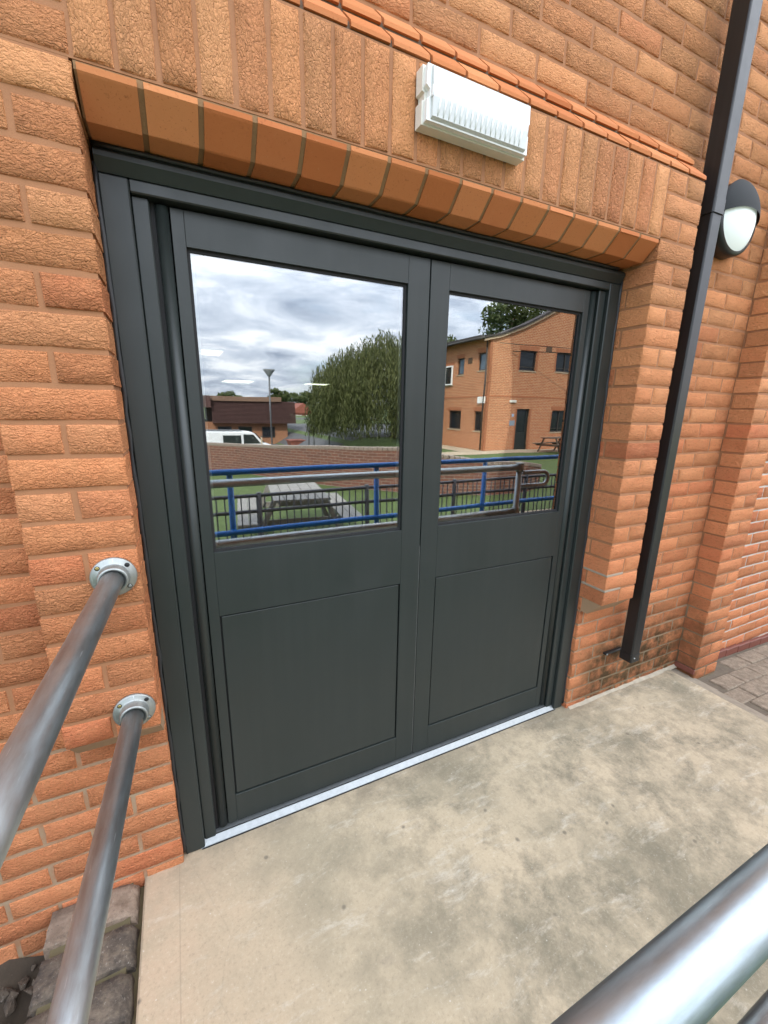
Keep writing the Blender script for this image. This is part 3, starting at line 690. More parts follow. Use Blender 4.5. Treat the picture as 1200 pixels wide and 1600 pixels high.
# ------------------------------------------------------------------ emergency light over the door
em = thing('emergency_light', 'white ribbed emergency light box fixed on the soldier bricks', 'wall light', (0.915, 0, 1.63))
t = MB(); a, hb = 0.172, 0.062
t.prism([(-a, -hb), (a, -hb), (a, -0.012), (a - .007, -0.009), (a - .007, 0.006), (a, 0.009), (a, hb), (-a, hb), (-a, 0.009), (-a + .007, 0.006), (-a + .007, -0.009), (-a, -0.012)], -0.034, -0.003, 'y')
t.build('base', MCREAM, em)
m_, t_, b_ = mat('milky_diffuser'); setb(t_, b_, Base_Color=(0.70, 0.72, 0.70), Roughness=0.12); b_.inputs['Transmission Weight'].default_value = 0.18; b_.inputs['Subsurface Weight'].default_value = 0.0; MDIF = m_
t = MB(); a2 = a - 0.002
fr = [(-a2 + .004, -hb + .004), (a2 - .004, -hb + .004), (a2 - .004, -0.014), (a2 - .012, -0.008), (a2 - .012, 0.008), (a2 - .002, 0.016), (a2 - .004, hb - .004), (-a2 + .004, hb - .004), (-a2 + .002, 0.016), (-a2 + .012, 0.008), (-a2 + .012, -0.008), (-a2 + .004, -0.014)]
t.prism(fr, -0.050, -0.0345, 'y'); t.build('diffuser_rim', MWHITE, em)
t = MB(); t.prism([(-0.0505, -hb + .008), (-0.058, -hb + .012), (-0.062, -0.01), (-0.058, hb - .010), (-0.0505, hb - .007)], -a2 + .016, a2 - .016, 'x'); t.build('diffuser', MDIF, em)
rb = MB().tube([(0, -0.0575, -hb + .014), (0.0015, -0.0615, -0.030), (0.004, -0.0625, -0.016), (0.008, -0.0615, 0.004)], 0.002, 6, radii=[.0017, .0026, .0030, .0012]).mesh('prism_rib', MWHITE)
for i in range(17): link('prism_rib', rb, em, (-a2 + .032 + i * 0.0166, 0, 0))
t = MB()
for sx in (-1, 1): t.box(sx * (a2 - .022) - .008, sx * (a2 - .022) + .008, -0.0600, -0.050, -.010, .012)
t.build('clip', MWHITE, em)

# ------------------------------------------------------------------ downpipe
dp = thing('downpipe', 'charcoal square downpipe running down the wall beside the right pier', 'drainpipe', (2.1165, 0.030, -0.36))
def sq(t, hw, z0, z1, b=0.006, oy=0):
    t.prism([(-hw + b, -hw + oy), (hw - b, -hw + oy), (hw - b * .3, -hw + b * .3 + oy), (hw, -hw + b + oy), (hw, hw - b + oy), (hw - b, hw + oy), (-hw + b, hw + oy), (-hw, hw - b + oy), (-hw, -hw + b + oy), (-hw + b * .3, -hw + b * .3 + oy)], z0, z1, 'z')
t = MB(); sq(t, 0.0325, 0.0, 2.0); t.build('lower_pipe', MDP, dp)
t = MB(); sq(t, 0.0355, 2.045, 4.6); t.build('upper_pipe', MDP, dp)
t = MB(); sq(t, 0.0372, 2.000, 2.052, 0.007); t.build('pipe_socket', MDP, dp)
t = MB(); sq(t, 0.0345, -0.012, 0.03); t.build('pipe_shoe', MDP, dp)
t = MB(); t.rbox(-0.100, 0.036, 0.060, 0.078, -0.004, 0.008, 0.002); t.build('wall_bracket', MDP, dp)
sm_ = MB().lathe([(0.0045, 0), (0.0045, 0.003), (0.0, 0.0035)], 10, Matrix.Rotation(math.pi / 2, 4, 'X')).mesh('screw', MGF)
for q in ((-0.092, 0.059, 0.002), (-0.012, -0.0352, 0.012)): link('screw', sm_, dp, q)
t = MB(); t.rbox(-0.05, 0.05, 0.036, 0.081, 1.92, 1.95, 0.002); t.build('wall_bracket', MDP, dp)

# ------------------------------------------------------------------ round bulkhead lamp
bl = thing('bulkhead_lamp', 'round black eyelid bulkhead lamp with pale diffuser behind the downpipe', 'wall light', (2.375, W, 1.688))
Mx = Matrix.Rotation(math.pi / 2, 4, 'X'); rB = 0.142
t = MB(); t.lathe([(rB - .004, 0.0), (rB, 0.006), (rB, 0.040), (rB - .005, 0.052), (rB - .022, 0.0585), (0.0, 0.0585)], 48, Mx); t.build('body', MDP, bl)
def dome(r): return 0.0590 + 0.036 * max(0.0, 1 - (r / (rB - .016)) ** 2.4)
t = MB(); vs = []; fs = []; n_, mm = 48, 14
for j in range(mm + 1):
    for k in range(n_):
        r = (rB - .016) * j / mm; th = 2 * math.pi * k / n_; vs.append((r * math.cos(th), -dome(r), r * math.sin(th)))
for j in range(mm):
    for k in range(n_): fs.append((j * n_ + k, j * n_ + (k + 1) % n_, (j + 1) * n_ + (k + 1) % n_, (j + 1) * n_ + k))
t.add(vs, fs, True); t.fix = True; MLD = emit_mat('lit_lamp_diffuser', (0.85, 1.0, 0.90), 0.06); t.build('lamp_diffuser', MLD, bl)
t = MB(); vs = []; fs = []; nu, nv = 40, 14          # eyelid hood over the upper half
for j in range(nv + 1):
    for k in range(nu + 1):
        th = math.radians(-8) + math.radians(196) * k / nu; ro = rB + .0035
        zc = 0.004 + 0.006 * math.cos(2 * math.pi * (k / nu - .5))
        x_o, z_o = ro * math.cos(th), ro * math.sin(th)
        f = j / nv; z_i = zc - 0.016 * (1 - abs(x_o / ro) ** 2) * -1
        x = x_o; z = z_o + (min(z_o, z_i) - z_o) * f
        r = min(ro, math.hypot(x, z)); y = -(0.052 + 0.049 * (max(0.0, 1 - (r / ro) ** 2.6)) ** 0.8 + 0.002)
        vs.append((x, y, z))
for j in range(nv):
    for k in range(nu): fs.append((j * (nu + 1) + k, j * (nu + 1) + k + 1, (j + 1) * (nu + 1) + k + 1, (j + 1) * (nu + 1) + k))
t.add(vs, fs, True); t.fix = True; hood = t.build('eyelid_hood', simple('matt_black_casting', (0.016, 0.018, 0.019), 0.8), bl)
t = MB(); vs = []; fs = []
for j, (dr, dy) in enumerate(((0.004, 0.050), (0.002, 0.058), (-.006, 0.0625), (-.0135, 0.0645))):
    for k in range(n_): th = 2 * math.pi * k / n_; vs.append(((rB - .004 + dr) * math.cos(th), -dy, (rB - .004 + dr) * math.sin(th)))
for j in range(3):
    for k in range(n_): fs.append((j * n_ + k, j * n_ + (k + 1) % n_, (j + 1) * n_ + (k + 1) % n_, (j + 1) * n_ + k))
t.add(vs, fs, True); t.fix = True; t.build('rim', MDP, bl)

# ------------------------------------------------------------------ galvanised guard rail round the landing
gr_ = thing('guard_rail', 'galvanised tubular guard rail around the landing, fixed to the left pier by round flanges', 'railing', (-0.058, 0, FL))
rT = 0.0242; ox, oy, oz = gr_.location
def P(x, y, z): return (x - ox, y - oy, z - oz)
PZ = ((0.457, 'upper'), (0.075, 'lower'))
def tubeo(name, pts, m, parent, r=rT, n=28):
    """a straight or bent tube; long straight runs are built along local z so the grain follows them"""
    if len(pts) == 2:
        a, b = Vector(pts[0]), Vector(pts[1]); d = b - a
        o = MB().tube([(0, 0, 0), (0, 0, d.length / 2), (0, 0, d.length)], r, n).build(name, m, parent)
        o.location = a; o.rotation_euler = d.to_track_quat('Z', 'Y').to_euler(); return o
    return MB().tube(pts, r, n).build(name, m, parent)
for z, _ in PZ:
    tubeo('rail_tube', [P(-0.058, -0.020, z), P(-0.108, -1.03, z - 0.006)], MG, gr_)
    t = MB(); Mf = Matrix.Rotation(math.pi / 2, 4, 'X')
    t.lathe([(0.0, 0.0005), (0.0475, 0.0005), (0.0492, 0.003), (0.0492, 0.0085), (0.047, 0.0105), (0.036, 0.0115), (0.0335, 0.0150), (0.0325, 0.034), (0.0312, 0.0375), (0.0262, 0.038), (0.0252, 0.031), (0.0, 0.031)], 44, Mf)
    t.fix = True
    fl = t.build('wall_flange', MGF, gr_, loc=P(-0.058, 0, z)); fl.rotation_euler = (0, 0, 0.04)
    for k, ang in enumerate((42, 138, 222, 318)):
        a = math.radians(ang); x, zz_ = 0.0412 * math.cos(a), 0.0412 * math.sin(a)
        h = MB().lathe([(0.0058, 0), (0.0056, 0.0006), (0.0, 0.0006)], 14, Mf).build('screw_hole', MBLK, fl, loc=(x, -0.0112, zz_))
        if k != 0: MB().lathe([(0.0042, 0), (0.0040, 0.0016), (0.0018, 0.0019), (0.0, 0.0012)], 12, Mf).build('screw', MBRASS if k == 1 else MGF, fl, loc=(x, -0.0114, zz_))
    t = MB()      # cast rib mark on the flange face
    for k in range(5):
        a = math.radians(196 + k * 8); t.box(-.0011, .0011, -.0006, 0, -.0032, .0032, M=Matrix.Translation((0.0425 * math.cos(a), -0.0108, 0.0425 * math.sin(a))) @ Matrix.Rotation(-a + math.pi / 2, 4, 'Y'))
    t.build('cast_mark', MGF, fl)
tubeo('rail_tube', [P(-0.11, -1.055, 0.432), P(2.53, -1.055, 0.432)], MGB, gr_)
tubeo('rail_tube', [P(-0.11, -1.055, 0.072), P(2.53, -1.055, 0.072)], MG, gr_)
for x in (-0.11, 2.555): tubeo('post', [P(x, -1.055, FL), P(x, -1.055, 0.425)], MG, gr_)
for x, z in ((-0.11, 0.432), (2.555, 0.432), (-0.11, 0.072), (2.555, 0.072)):
    MB().lathe([(0.0, -0.034), (0.029, -0.034), (0.031, -0.030), (0.031, 0.030), (0.029, 0.034), (0.0, 0.034)], 24).build('elbow_fitting', MGF, gr_, loc=P(x, -1.055, z))
arc = [P(2.575, -1.055, 0.385)] + [P(2.82 + 0.055 * math.cos(a), -1.055, 0.33 + 0.055 * math.sin(a)) for a in [math.radians(90 - 18 * k) for k in range(11)]] + [P(2.575, -1.055, 0.275)]
tubeo('rail_loop', arc, MG, gr_, 0.017, 14)

# old brick-on-edge kerb at the left of the landing
kb = thing('brick_edging', 'row of old dark weathered bricks bedded in olive mortar at the landing edge', 'edging', (-0.24, 0, -1.06))
MB().box(-0.104, 0.090, -1.15, 0.1115, 0.0, 0.4315).box(0.0902, 0.1215, -1.15, 0.1115, 0.0, 0.398).build('mortar_bed', MMT, kb)
bmm = []
for s in range(5):
    r = random.Random(40 + s); t = MB(); prof = [(-0.115, 0.0), (-0.115, -0.075), (0.112, -0.075), (0.112, -0.046), (0.108, -0.028), (0.098, -0.013), (0.083, -0.004), (0.062, 0.0)]
    nseg = 4; vs = []; fs = []
    for k in range(nseg + 1):
        for (x, z) in prof: vs.append((x + r.uniform(-.003, .003), -0.051 + 0.102 * k / nseg + (r.uniform(-.004, .004)), z + r.uniform(-.003, .002)))
    n = len(prof)
    for k in range(nseg):
        for i in range(n): fs.append((k * n + i, k * n + (i + 1) % n, (k + 1) * n + (i + 1) % n, (k + 1) * n + i))
    fs += [tuple(range(n)), tuple((nseg) * n + i for i in range(n))]
    t.add(vs, fs, [True] * (nseg * n) + [False] * 2); t.fix = True; bmm.append(t)
for k in range(10):
    mm_ = MOLDP if k == 0 else MOLD
    link('brick', bmm[k % 5].mesh('brick', mm_), kb, (R.uniform(-.004, .003), 0.050 - 0.1235 * k + (0.0 if k else 0.004), 0.445 + R.uniform(-.003, .003)), (R.uniform(-.02, .02), R.uniform(-.02, .02), R.uniform(-.03, .03)))
sb = MB(); 
for c in range(4):
    for k in range(6): sb.rbox(-0.118, -0.09, -1.2 + k * 0.225, -1.2 + k * 0.225 + 0.213, 0.02 + c * 0.08, 0.088 + c * 0.08, 0.005, rnd=R.random())
o = sb.build('side_bricks', MOLD, kb); o['kind'] = 'stuff'

# ------------------------------------------------------------------ blue handrail and bar fence beyond (seen in the glass)
bh = thing('blue_handrail', 'blue painted tubular handrail along the far side of the ramp', 'railing', (0, -2.06, -1.06))
for z in (1.415, 0.905): tubeo('rail_tube', [(-1.6, 0.06, z), (5.6, -0.08, z + (0.0 if z > 1 else 0.02))], MBLUE, bh, 0.024, 16)
for x in (-1.0, 0.45, 1.76, 3.05, 4.4): tubeo('post', [(x, -0.0 - 0.01 * x, 0), (x, -0.0 - 0.01 * x, 1.40)], MBLUE, bh, 0.024, 16)
fe = thing('bar_fence', 'dark steel fence of thin vertical bars behind the blue handrail', 'fence', (0, -2.45, -1.06))
for z in (1.13, 0.98, 0.12): tubeo('rail', [(-1.5, 0, z), (6.2, 0, z)], MSTEEL, fe, 0.018, 8)
for i in range(8): tubeo('post', [(-1.45 + i * 1.09, 0, 0), (-1.45 + i * 1.09, 0, 1.16)], MSTEEL, fe, 0.024, 10)
bar = MB().tube([(0, 0, 0.12), (0, 0, 1.12)], 0.0065, 6).mesh('bar', MSTEEL)
for i in range(108):
    x = -1.4 + i * 0.0703
    if -0.2 < x < 6: link('bar', bar, fe, (x, 0.012 * (i % 2), 0))

# ------------------------------------------------------------------ picnic tables
def picnic(loc, rz, label, m):
    p_ = thing('picnic_table', label, 'table', loc, rz, 'picnic tables on the lawn')
    pl = MB().rbox(-0.072, 0.072, -0.9, 0.9, 0, 0.035, 0.004).mesh('table_plank', m)
    for i in range(5): link('table_plank', pl, p_, ((i - 2) * 0.152, 0, 0.72))
    for sx in (-1, 1):
        for i in range(2): link('bench_plank', pl, p_, (sx * (0.62 + 0.15 * i), 0, 0.42))
    for y in (-0.6, 0.6):
        t = MB(); t.rbox(-0.85, 0.85, y - .022, y + .022, 0.33, 0.42, 0.003)
        for sx in (-1, 1): t.prism([(sx * 0.30, 0.72), (sx * 0.38, 0.72), (sx * 0.70, 0), (sx * 0.62, 0)], y + .023, y + .063, 'y')
        t.build('leg_frame', m, p_)
    return p_
picnic((1.62, -4.75, -1.06), 0.12, 'large grey wooden picnic table close behind the railings', MWOOD)
picnic((16.9, -13.7, -1.06), 1.5, 'brown picnic table beside the two storey house', MWOODB)

# ------------------------------------------------------------------ low curved garden wall
MLOW = brickwall_mat('old_red_brickwork', mort=(0.34, 0.29, 0.24), c1=(0.235, 0.095, 0.060), c2=(0.16, 0.070, 0.050))
pts = [(-2.5, -15.2), (0.2, -13.3), (1.7, -11.9), (2.95, -9.6), (3.8, -8.3), (4.75, -7.4), (5.7, -6.7), (6.6, -6.25), (7.6, -6.25), (8.4, -6.6), (9.2, -7.4)]
tops = [-0.30, -0.30, -0.28, -0.17, -0.10, -0.07, -0.22, -0.34, -0.40, -0.52, -0.75]
lw = thing('garden_wall', 'low curved old red brick wall across the lawn', 'wall', (0, 0, 0))
me = bpy.data.meshes.new('wall_body'); vs = []; fs = []; uvs = []; s_ = 0; ss = [0]
for i in range(1, len(pts)): s_ += math.dist(pts[i], pts[i - 1]); ss.append(s_)
def nrm(i):
    a = Vector(pts[max(0, i - 1)]); b = Vector(pts[min(len(pts) - 1, i + 1)]); d = (b - a).normalized(); return Vector((-d.y, d.x))
for i, (x, y) in enumerate(pts):
    n = nrm(i) * 0.11
    for sg in (1, -1): vs += [(x + sg * n.x, y + sg * n.y, -1.3), (x + sg * n.x, y + sg * n.y, tops[i])]
for i in range(len(pts) - 1):
    a, b = 4 * i, 4 * i + 4
    fs += [(a, b, b + 1, a + 1), (b + 2, a + 2, a + 3, b + 3), (a + 1, b + 1, b + 3, a + 3)]
    u0, u1 = ss[i], ss[i + 1]
    uvs += [(u0, -1.3), (u1, -1.3), (u1, tops[i + 1]), (u0, tops[i]), (u1, -1.3), (u0, -1.3), (u0, tops[i]), (u1, tops[i + 1]), (u0, 0), (u1, 0), (u1, .2), (u0, .2)]
me.from_pydata(vs, [], fs); ul = me.uv_layers.new(name='UVMap')
for k, uv in enumerate(uvs): ul.data[k].uv = uv
me.materials.append(MLOW); link('wall_body', me, lw)
t = MB()
for i in range(len(pts) - 1):
    L_ = ss[i + 1] - ss[i]; nb = max(1, int(L_ / 0.112))
    for k in range(nb):
        f = (k + .5) / nb; x = pts[i][0] + (pts[i + 1][0] - pts[i][0]) * f; y = pts[i][1] + (pts[i + 1][1] - pts[i][1]) * f; z = tops[i] + (tops[i + 1] - tops[i]) * f
        ang = math.atan2(pts[i + 1][1] - pts[i][1], pts[i + 1][0] - pts[i][0])
        t.box(-.05, .05, -.118, .118, 0.001, 0.07 + R.uniform(0, .006), M=Matrix.Translation((x, y, z)) @ Matrix.Rotation(ang, 4, 'Z'))
o = t.build('coping_bricks', MLOW, lw); o['kind'] = 'stuff'

# ------------------------------------------------------------------ two storey brick house reflected in the right pane
MHB = brickwall_mat('house_brickwork', coord='pos', mort=(0.62, 0.42, 0.25), c1=(0.54, 0.195, 0.078), c2=(0.42, 0.135, 0.055))
MSOLD = simple('red_soldier_brick', (0.36, 0.135, 0.062), 0.85, 0, 0.25, 8)
hs = thing('brick_house', 'two storey orange brick house with rising verge, dark windows and charcoal door', 'building', (13.65, -15.4, -1.1))
EZ = 5.28; KX = 11.0; HB = -4.6          # eaves height, gable width, depth of the flank that is in view (house coordinates)
winA = [(1.85, 2.93, 3.92, 4.88, 'p'), (4.32, 5.75, 3.98, 4.92, 'p'), (4.36, 5.56, 0.95, 2.06, 'p'), (7.4, 8.6, 3.95, 4.9, 'p'), (7.4, 8.6, 0.95, 2.05, 'p')]
doorA = (1.98, 2.86, 0.0, 2.12)
winB = [(-0.92, -0.25, 3.84, 4.66, 'b'), (-2.65, -2.05, 3.76, 4.56, 'b'), (-0.92, -0.22, 1.02, 1.98, 'p'), (-3.25, -2.05, 1.02, 2.0, 'p'), (-3.62, -2.95, 3.30, 4.25, 'w')]
def holed(a0, a1, z0, z1, holes, fn):
    """wall face cut by openings: cells between them are filled with slabs"""
    xs_ = sorted({a0, a1, *[h[0] for h in holes], *[h[1] for h in holes]}); zs_ = sorted({z0, z1, *[h[2] for h in holes], *[h[3] for h in holes]})
    for i in range(len(xs_) - 1):
        for j in range(len(zs_) - 1):
            cx, cz = (xs_[i] + xs_[i + 1]) / 2, (zs_[j] + zs_[j + 1]) / 2
            if not any(h[0] < cx < h[1] and h[2] < cz < h[3] for h in holes): fn(xs_[i], xs_[i + 1], zs_[j], zs_[j + 1])
t = MB(); holed(0, KX, -0.3, EZ, winA + [doorA + ('d',)], lambda a, b, c, d: t.box(a, b, -0.28, 0, c, d))
RZ = 7.75; RX = 6.2
t.prism([(0.0, EZ), (0.5, EZ + 0.13), (1.9, EZ + 0.66), (3.1, EZ + 1.22), (4.2, EZ + 1.74), (RX, RZ), (KX, EZ + 0.4), (KX, EZ)], -0.28, 0, 'y')
t.build('gable_wall', MHB, hs)
t = MB(); holed(HB, -0.2805, -0.3, EZ, [(h[0], h[1], h[2], h[3]) for h in winB if h[4] != 'w'] , lambda a, b, c, d: t.box(0, 0.28, a, b, c, d))
t.box(0.3, KX, HB, HB + 0.28, -0.3, EZ); t.box(KX - .28, KX, HB + .281, -0.281, -0.3, EZ)
t.build('flank_wall', MHB, hs)
for (a, b, c, d, k) in winA:
    t = MB(); f_ = 0.06
    t.box(a, a + f_, -0.16, -0.09, c, d); t.box(b - f_, b, -0.16, -0.09, c, d); t.box(a + f_, b - f_, -0.16, -0.09, c, c + f_); t.box(a + f_, b - f_, -0.16, -0.09, d - f_, d); t.box(a + f_, b - f_, -0.155, -0.095, c + 0.16, c + 0.21)
    if b - a > 1.1: t.box((a + b) / 2 - .04, (a + b) / 2 + .04, -0.155, -0.085, c + f_, d - f_)
    o = t.build('window', MDARK, hs); MB().box(a + f_, b - f_, -0.14, -0.13, c + f_, d - f_).build('pane', MPANE, o)
    MB().rbox(a - .03, b + .03, -0.09, 0.03, c - 0.06, c - .001, 0.004).build('window_sill', MPATH, o)
    t = MB(); n = int((b - a + .2) / 0.075)
    for i in range(n): t.box(a - .1 + i * .075, a - .1 + i * .075 + .066, 0.002, 0.006, d + 0.004, d + 0.2)
    t.build('lintel_bricks', MSOLD, hs)
    t = MB()
    for xx in (a - .108, b + .006):
        for i in range(int((d - c) / .075)): t.box(xx, xx + .1025, .002, .005, c + i * .075, c + i * .075 + .065)
    t.build('jamb_bricks', MSOLD, hs)
for (a, b, c, d, k) in winB:
    t = MB(); f_ = 0.06; xo = 0.09 if k != 'w' else -0.10
    fm = MDARK if k != 'w' else MWHITE
    t.box(xo, xo + .07, a, a + f_, c, d); t.box(xo, xo + .07, b - f_, b, c, d); t.box(xo, xo + .07, a + f_, b - f_, c, c + f_); t.box(xo, xo + .07, a + f_, b - f_, d - f_, d)
    o = t.build('window', fm, hs); MB().box(xo + .03, xo + .045, a + f_, b - f_, c + f_, d - f_).build('pane', MPANEB if k == 'b' else MPANE, o)
    MB().rbox(-0.03, 0.09, a - .03, b + .03, c - .06, c - .001, .004).build('window_sill', MPATH, o)
    t = MB()
    for i in range(int((b - a + .2) / .075)): t.box(-.006, -.002, a - .1 + i * .075, a - .1 + i * .075 + .066, d + .004, d + .2)
    t.build('lintel_bricks', MSOLD, hs)
# door
a, b, c, d = doorA
t = MB(); t.box(a, a + .06, -.16, -.08, c, d); t.box(b - .06, b, -.16, -.08, c, d); t.box(a + .06, b - .06, -.16, -.08, d - .06, d); t.build('door_frame', MD, hs)
t = MB(); t.box(a + .061, b - .061, -.15, -.10, 0.02, 0.95); t.box(a + .061, a + .16, -.15, -.10, .951, d - .061); t.box(b - .16, b - .061, -.15, -.10, .951, d - .061)
dl = t.build('door', MD, hs); MB().box(a + .161, b - .161, -.135, -.125, .951, d - .061).build('pane', MPANE, dl)
t = MB()
for i in range(28):
    for xx in (a - .109, b + .006): t.box(xx, xx + .1025, .002, .006, i * .075, i * .075 + .065)
t.build('jamb_bricks', MSOLD, hs)
MB().rbox(1.42, 1.82, 0.001, 0.07, 2.40, 2.52, .01).build('door_lamp', MCREAM, hs)
MB().rbox(1.52, 1.88, 0.001, 0.012, 1.30, 1.55, .003).build('sign_plate', simple('grey_blue_sign', (0.26, 0.32, 0.38), 0.5), hs)
MB().rbox(1.64, 1.78, 0.001, 0.012, 1.74, 1.88, .003).build('small_sign', simple('blue_white_sign', (0.35, 0.48, 0.65), 0.5), hs)
MB().box(3.5, 3.92, 0.001, 0.02, 4.88, 5.14).build('air_vent', MLOUV, hs)
MB().box(-.02, -.001, -1.72, -1.38, 4.22, 4.5).build('air_vent', MLOUV, hs)
for y in (-0.62, -0.30): MB().rbox(-.10, -.002, y, y + .2, 2.36, 2.66, .006).build('meter_box', MWHITE, hs)
MB().box(-0.1, KX, 0.002, 0.012, 2.62, 2.69).build('string_course', MSOLD, hs)
MB().box(-0.012, -0.002, HB, -0.1, 2.62, 2.69).build('string_course', MSOLD, hs)
qb = MB()   # toothed corner
for i in range(70): qb.box(-.035 + (.012 if i % 2 else 0), .11, -.11, .03 - (.012 if i % 2 else 0), i * .075, i * .075 + .066)
o = qb.build('corner_bricks', MSOLD, hs); o['kind'] = 'stuff'
# roof: eaves, verge and two slopes
t = MB(); t.box(-0.42, KX + .3, HB - .2, -0.281, EZ + .002, EZ + .10); t.build('roof', MROOF, hs)
t = MB()
vp = [(-.42, EZ - .06), (0.5, EZ + 0.15), (1.9, EZ + 0.68), (3.1, EZ + 1.24), (4.2, EZ + 1.76), (RX, RZ), (KX + .3, EZ + .4)]
for i in range(6): t.prism([vp[i], vp[i + 1], (vp[i + 1][0], vp[i + 1][1] + .09), (vp[i][0], vp[i][1] + .09)], -.33, 0.16, 'y')
t.build('gable_coping', MROOF, hs)
t = MB()
vp = [(-.42, EZ - .10), (0.5, EZ + 0.14), (1.9, EZ + 0.67), (3.1, EZ + 1.23), (4.2, EZ + 1.75), (RX, RZ)]
for i in range(len(vp) - 1): t.prism([vp[i], vp[i + 1], (vp[i + 1][0], vp[i + 1][1] - .10), (vp[i][0], vp[i][1] - .10)], 0.02, 0.11, 'y')
t.build('verge_board', simple('pale_verge', (0.45, 0.33, 0.22), .8), hs)
tubeo('gutter', [(-0.44, HB - .1, EZ - .06), (-0.44, 0.12, EZ - .06)], MDARK, hs, 0.06, 10)
tubeo('house_downpipe', [(-0.09, -0.16, 0.1), (-0.09, -0.16, EZ - .1)], MDARK, hs, 0.04, 8)
tubeo('overhead_cable', [(1.3, 0.06, 4.78), (4.0, 1.3, 4.72), (8.0, 4.0, 5.45)], MBLK, hs, 0.02, 5)
tubeo('overhead_cable', [(0.5, 0.05, 5.1), (4.0, 1.5, 4.9), (8.0, 4.2, 5.5)], MBLK, hs, 0.014, 5)

# ------------------------------------------------------------------ brown roofed hall, van, lamp posts, red house
hl = thing('brown_hall', 'long low hall with brown tiled mansard roof behind the van', 'building', (0, -40, -2.75))
MHALL = brickwall_mat('hall_brickwork', coord='pos', c1=(0.40, 0.19, 0.10), c2=(0.33, 0.14, 0.07))
MB().box(-9, 9.6, -10, 0, -0.5, 2.3).build('wall', MHALL, hl)
t = MB(); t.prism([(0.55, 2.2), (0.35, 4.15), (-10.2, 4.15), (-10.6, 2.2)], 2.9, 10.3, 'x', M=Matrix.Rotation(0, 4, 'Z')); t.build('mansard_roof', MBROWN, hl)
t = MB()
for i in range(17): t.box(2.88, 10.32, 0.36 + (4.15 - (2.22 + i * .115)) * .102 + .005, 0.40 + (4.15 - (2.22 + i * .115)) * .102, 2.22 + i * .115, 2.25 + i * .115)
o = t.build('tile_courses', MBROWN, hl); o['kind'] = 'stuff'
MB().box(-9.3, 2.85, -10.3, 0.8, 3.55, 4.55).build('fascia', MBROWN, hl)
MB().box(2.86, 9.0, -10.0, 0.55, 4.151, 4.55).build('fascia', simple('brown_fascia', (0.19, 0.115, 0.075), .8), hl)
for x in (3.3, 5.1, 7.2):
    o = MB().box(x, x + 1.2, 0.001, 0.05, 0.9, 1.9).build('window', MDARK, hl); MB().box(x + .08, x + 1.12, 0.051, 0.06, 0.98, 1.82).build('pane', MPANE, o)
for x in (-2.2, 0.4): MB().box(x, x + 1.4, 0.001, 0.05, 0.2, 3.2).build('tall_window', MDARK, hl)

vn = thing('white_van', 'white panel van parked behind the low brick wall', 'van', (3.75, -30.2, -2.76))
t = MB(); prof = [(-2.55, 0.35), (2.30, 0.35), (2.42, 0.55), (2.40, 0.85), (2.25, 1.08), (1.70, 1.20), (1.12, 1.86), (0.95, 1.96), (0.5, 2.01), (-2.2, 2.01), (-2.45, 1.93), (-2.55, 1.7)]
t.prism(prof, -0.95, 0.95, 'y'); body = t.build('body', MVAN, vn)
bv = body.modifiers.new('bevel', 'BEVEL'); bv.width = 0.08; bv.segments = 3
MB().prism([(1.74, 1.22), (1.16, 1.86), (1.14, 1.85), (1.70, 1.20)], -.82, .82, 'y', M=Matrix.Translation((.035, 0, .02))).build('windscreen', MPANE, vn)
for sy in (-1, 1):
    MB().prism([(0.35, 1.18), (1.48, 1.18), (1.02, 1.80), (0.35, 1.82)], sy * .951, sy * .962, 'y').build('side_window', MPANE, vn)
    MB().box(-1.0, 0.2, sy * .951 if sy > 0 else -.96, .96 if sy > 0 else -.951, 1.15, 1.75).build('side_window', MPANE, vn)
    for x in (-1.6, 1.5):
        wh = MB().lathe([(0.0, -.1), (.30, -.1), (.33, -.06), (.33, .06), (.30, .1), (0, .1)], 22, Matrix.Translation((x, sy * .86, .33)) @ Matrix.Rotation(math.pi / 2, 4, 'X')).build('wheel', MBLK, vn)
    MB().box(2.28, 2.425, sy * .72 - .16, sy * .72 + .16, .72, .92).build('headlight', MWHITE, vn)
MB().box(-2.4, 0.3, -.8, .8, 2.03, 2.06).build('roof_rack', MSTEEL, vn)

lp = thing('lamp_post', 'tall grey lamp post with inverted cone head', 'street lamp', (6.15, -30, gh(6.15, -30)))
tubeo('post', [(0, 0, 0), (0, 0, 5.75)], MSTEEL, lp, 0.06, 12)
MB().lathe([(0.05, 5.62), (0.10, 5.66), (0.40, 6.05), (0.40, 6.10), (0.0, 6.12)], 20).build('lamp_head', simple('lamp_head_grey', (0.23, 0.24, 0.25), .5), lp)
for i, (x, y, h) in enumerate(((5.0, -27.5, 1.75), (8.4, -27.0, 1.8), (9.4, -26.6, 1.8), (8.9, -30.0, 1.8))):
    f = thing('fence_post', ['pale post standing right of the white van', 'dark post at the car park edge, left of two', 'dark post close beside the willow', 'thin post standing farther out on the car park'][i], 'post', (x, y, gh(x, y)))
    tubeo('shaft', [(0, 0, 0), (0, 0, h)], MPATH if i == 0 else MSTEEL, f, 0.05, 8); MB().box(-.06, .06, -.06, .06, h + .001, h + .05).build('cap', MSTEEL, f)
rh = thing('red_house', 'distant red brick house with a pale gable beyond the car park', 'house', (22.4, -82, -1.6))
MB().box(-2.6, 2.6, -6, 0, -1, 1.6).build('wall', MREDW, rh)
MB().prism([(-2.9, 1.5), (0, 3.4), (2.9, 1.5)], -6.2, 0.2, 'y').build('roof', MREDW, rh)
for x in (-1.5, 0.5):
    o = MB().box(x, x + 1.2, .01, .06, -.1, 1.2).build('window', MWHITE, rh); MB().box(x + .12, x + 1.08, .061, .07, 0.02, 1.08).build('pane', MPANE, o)
sk = thing('red_skip', 'small red skip beside the brown hall', 'skip', (9.6, -34.5, -2.74))
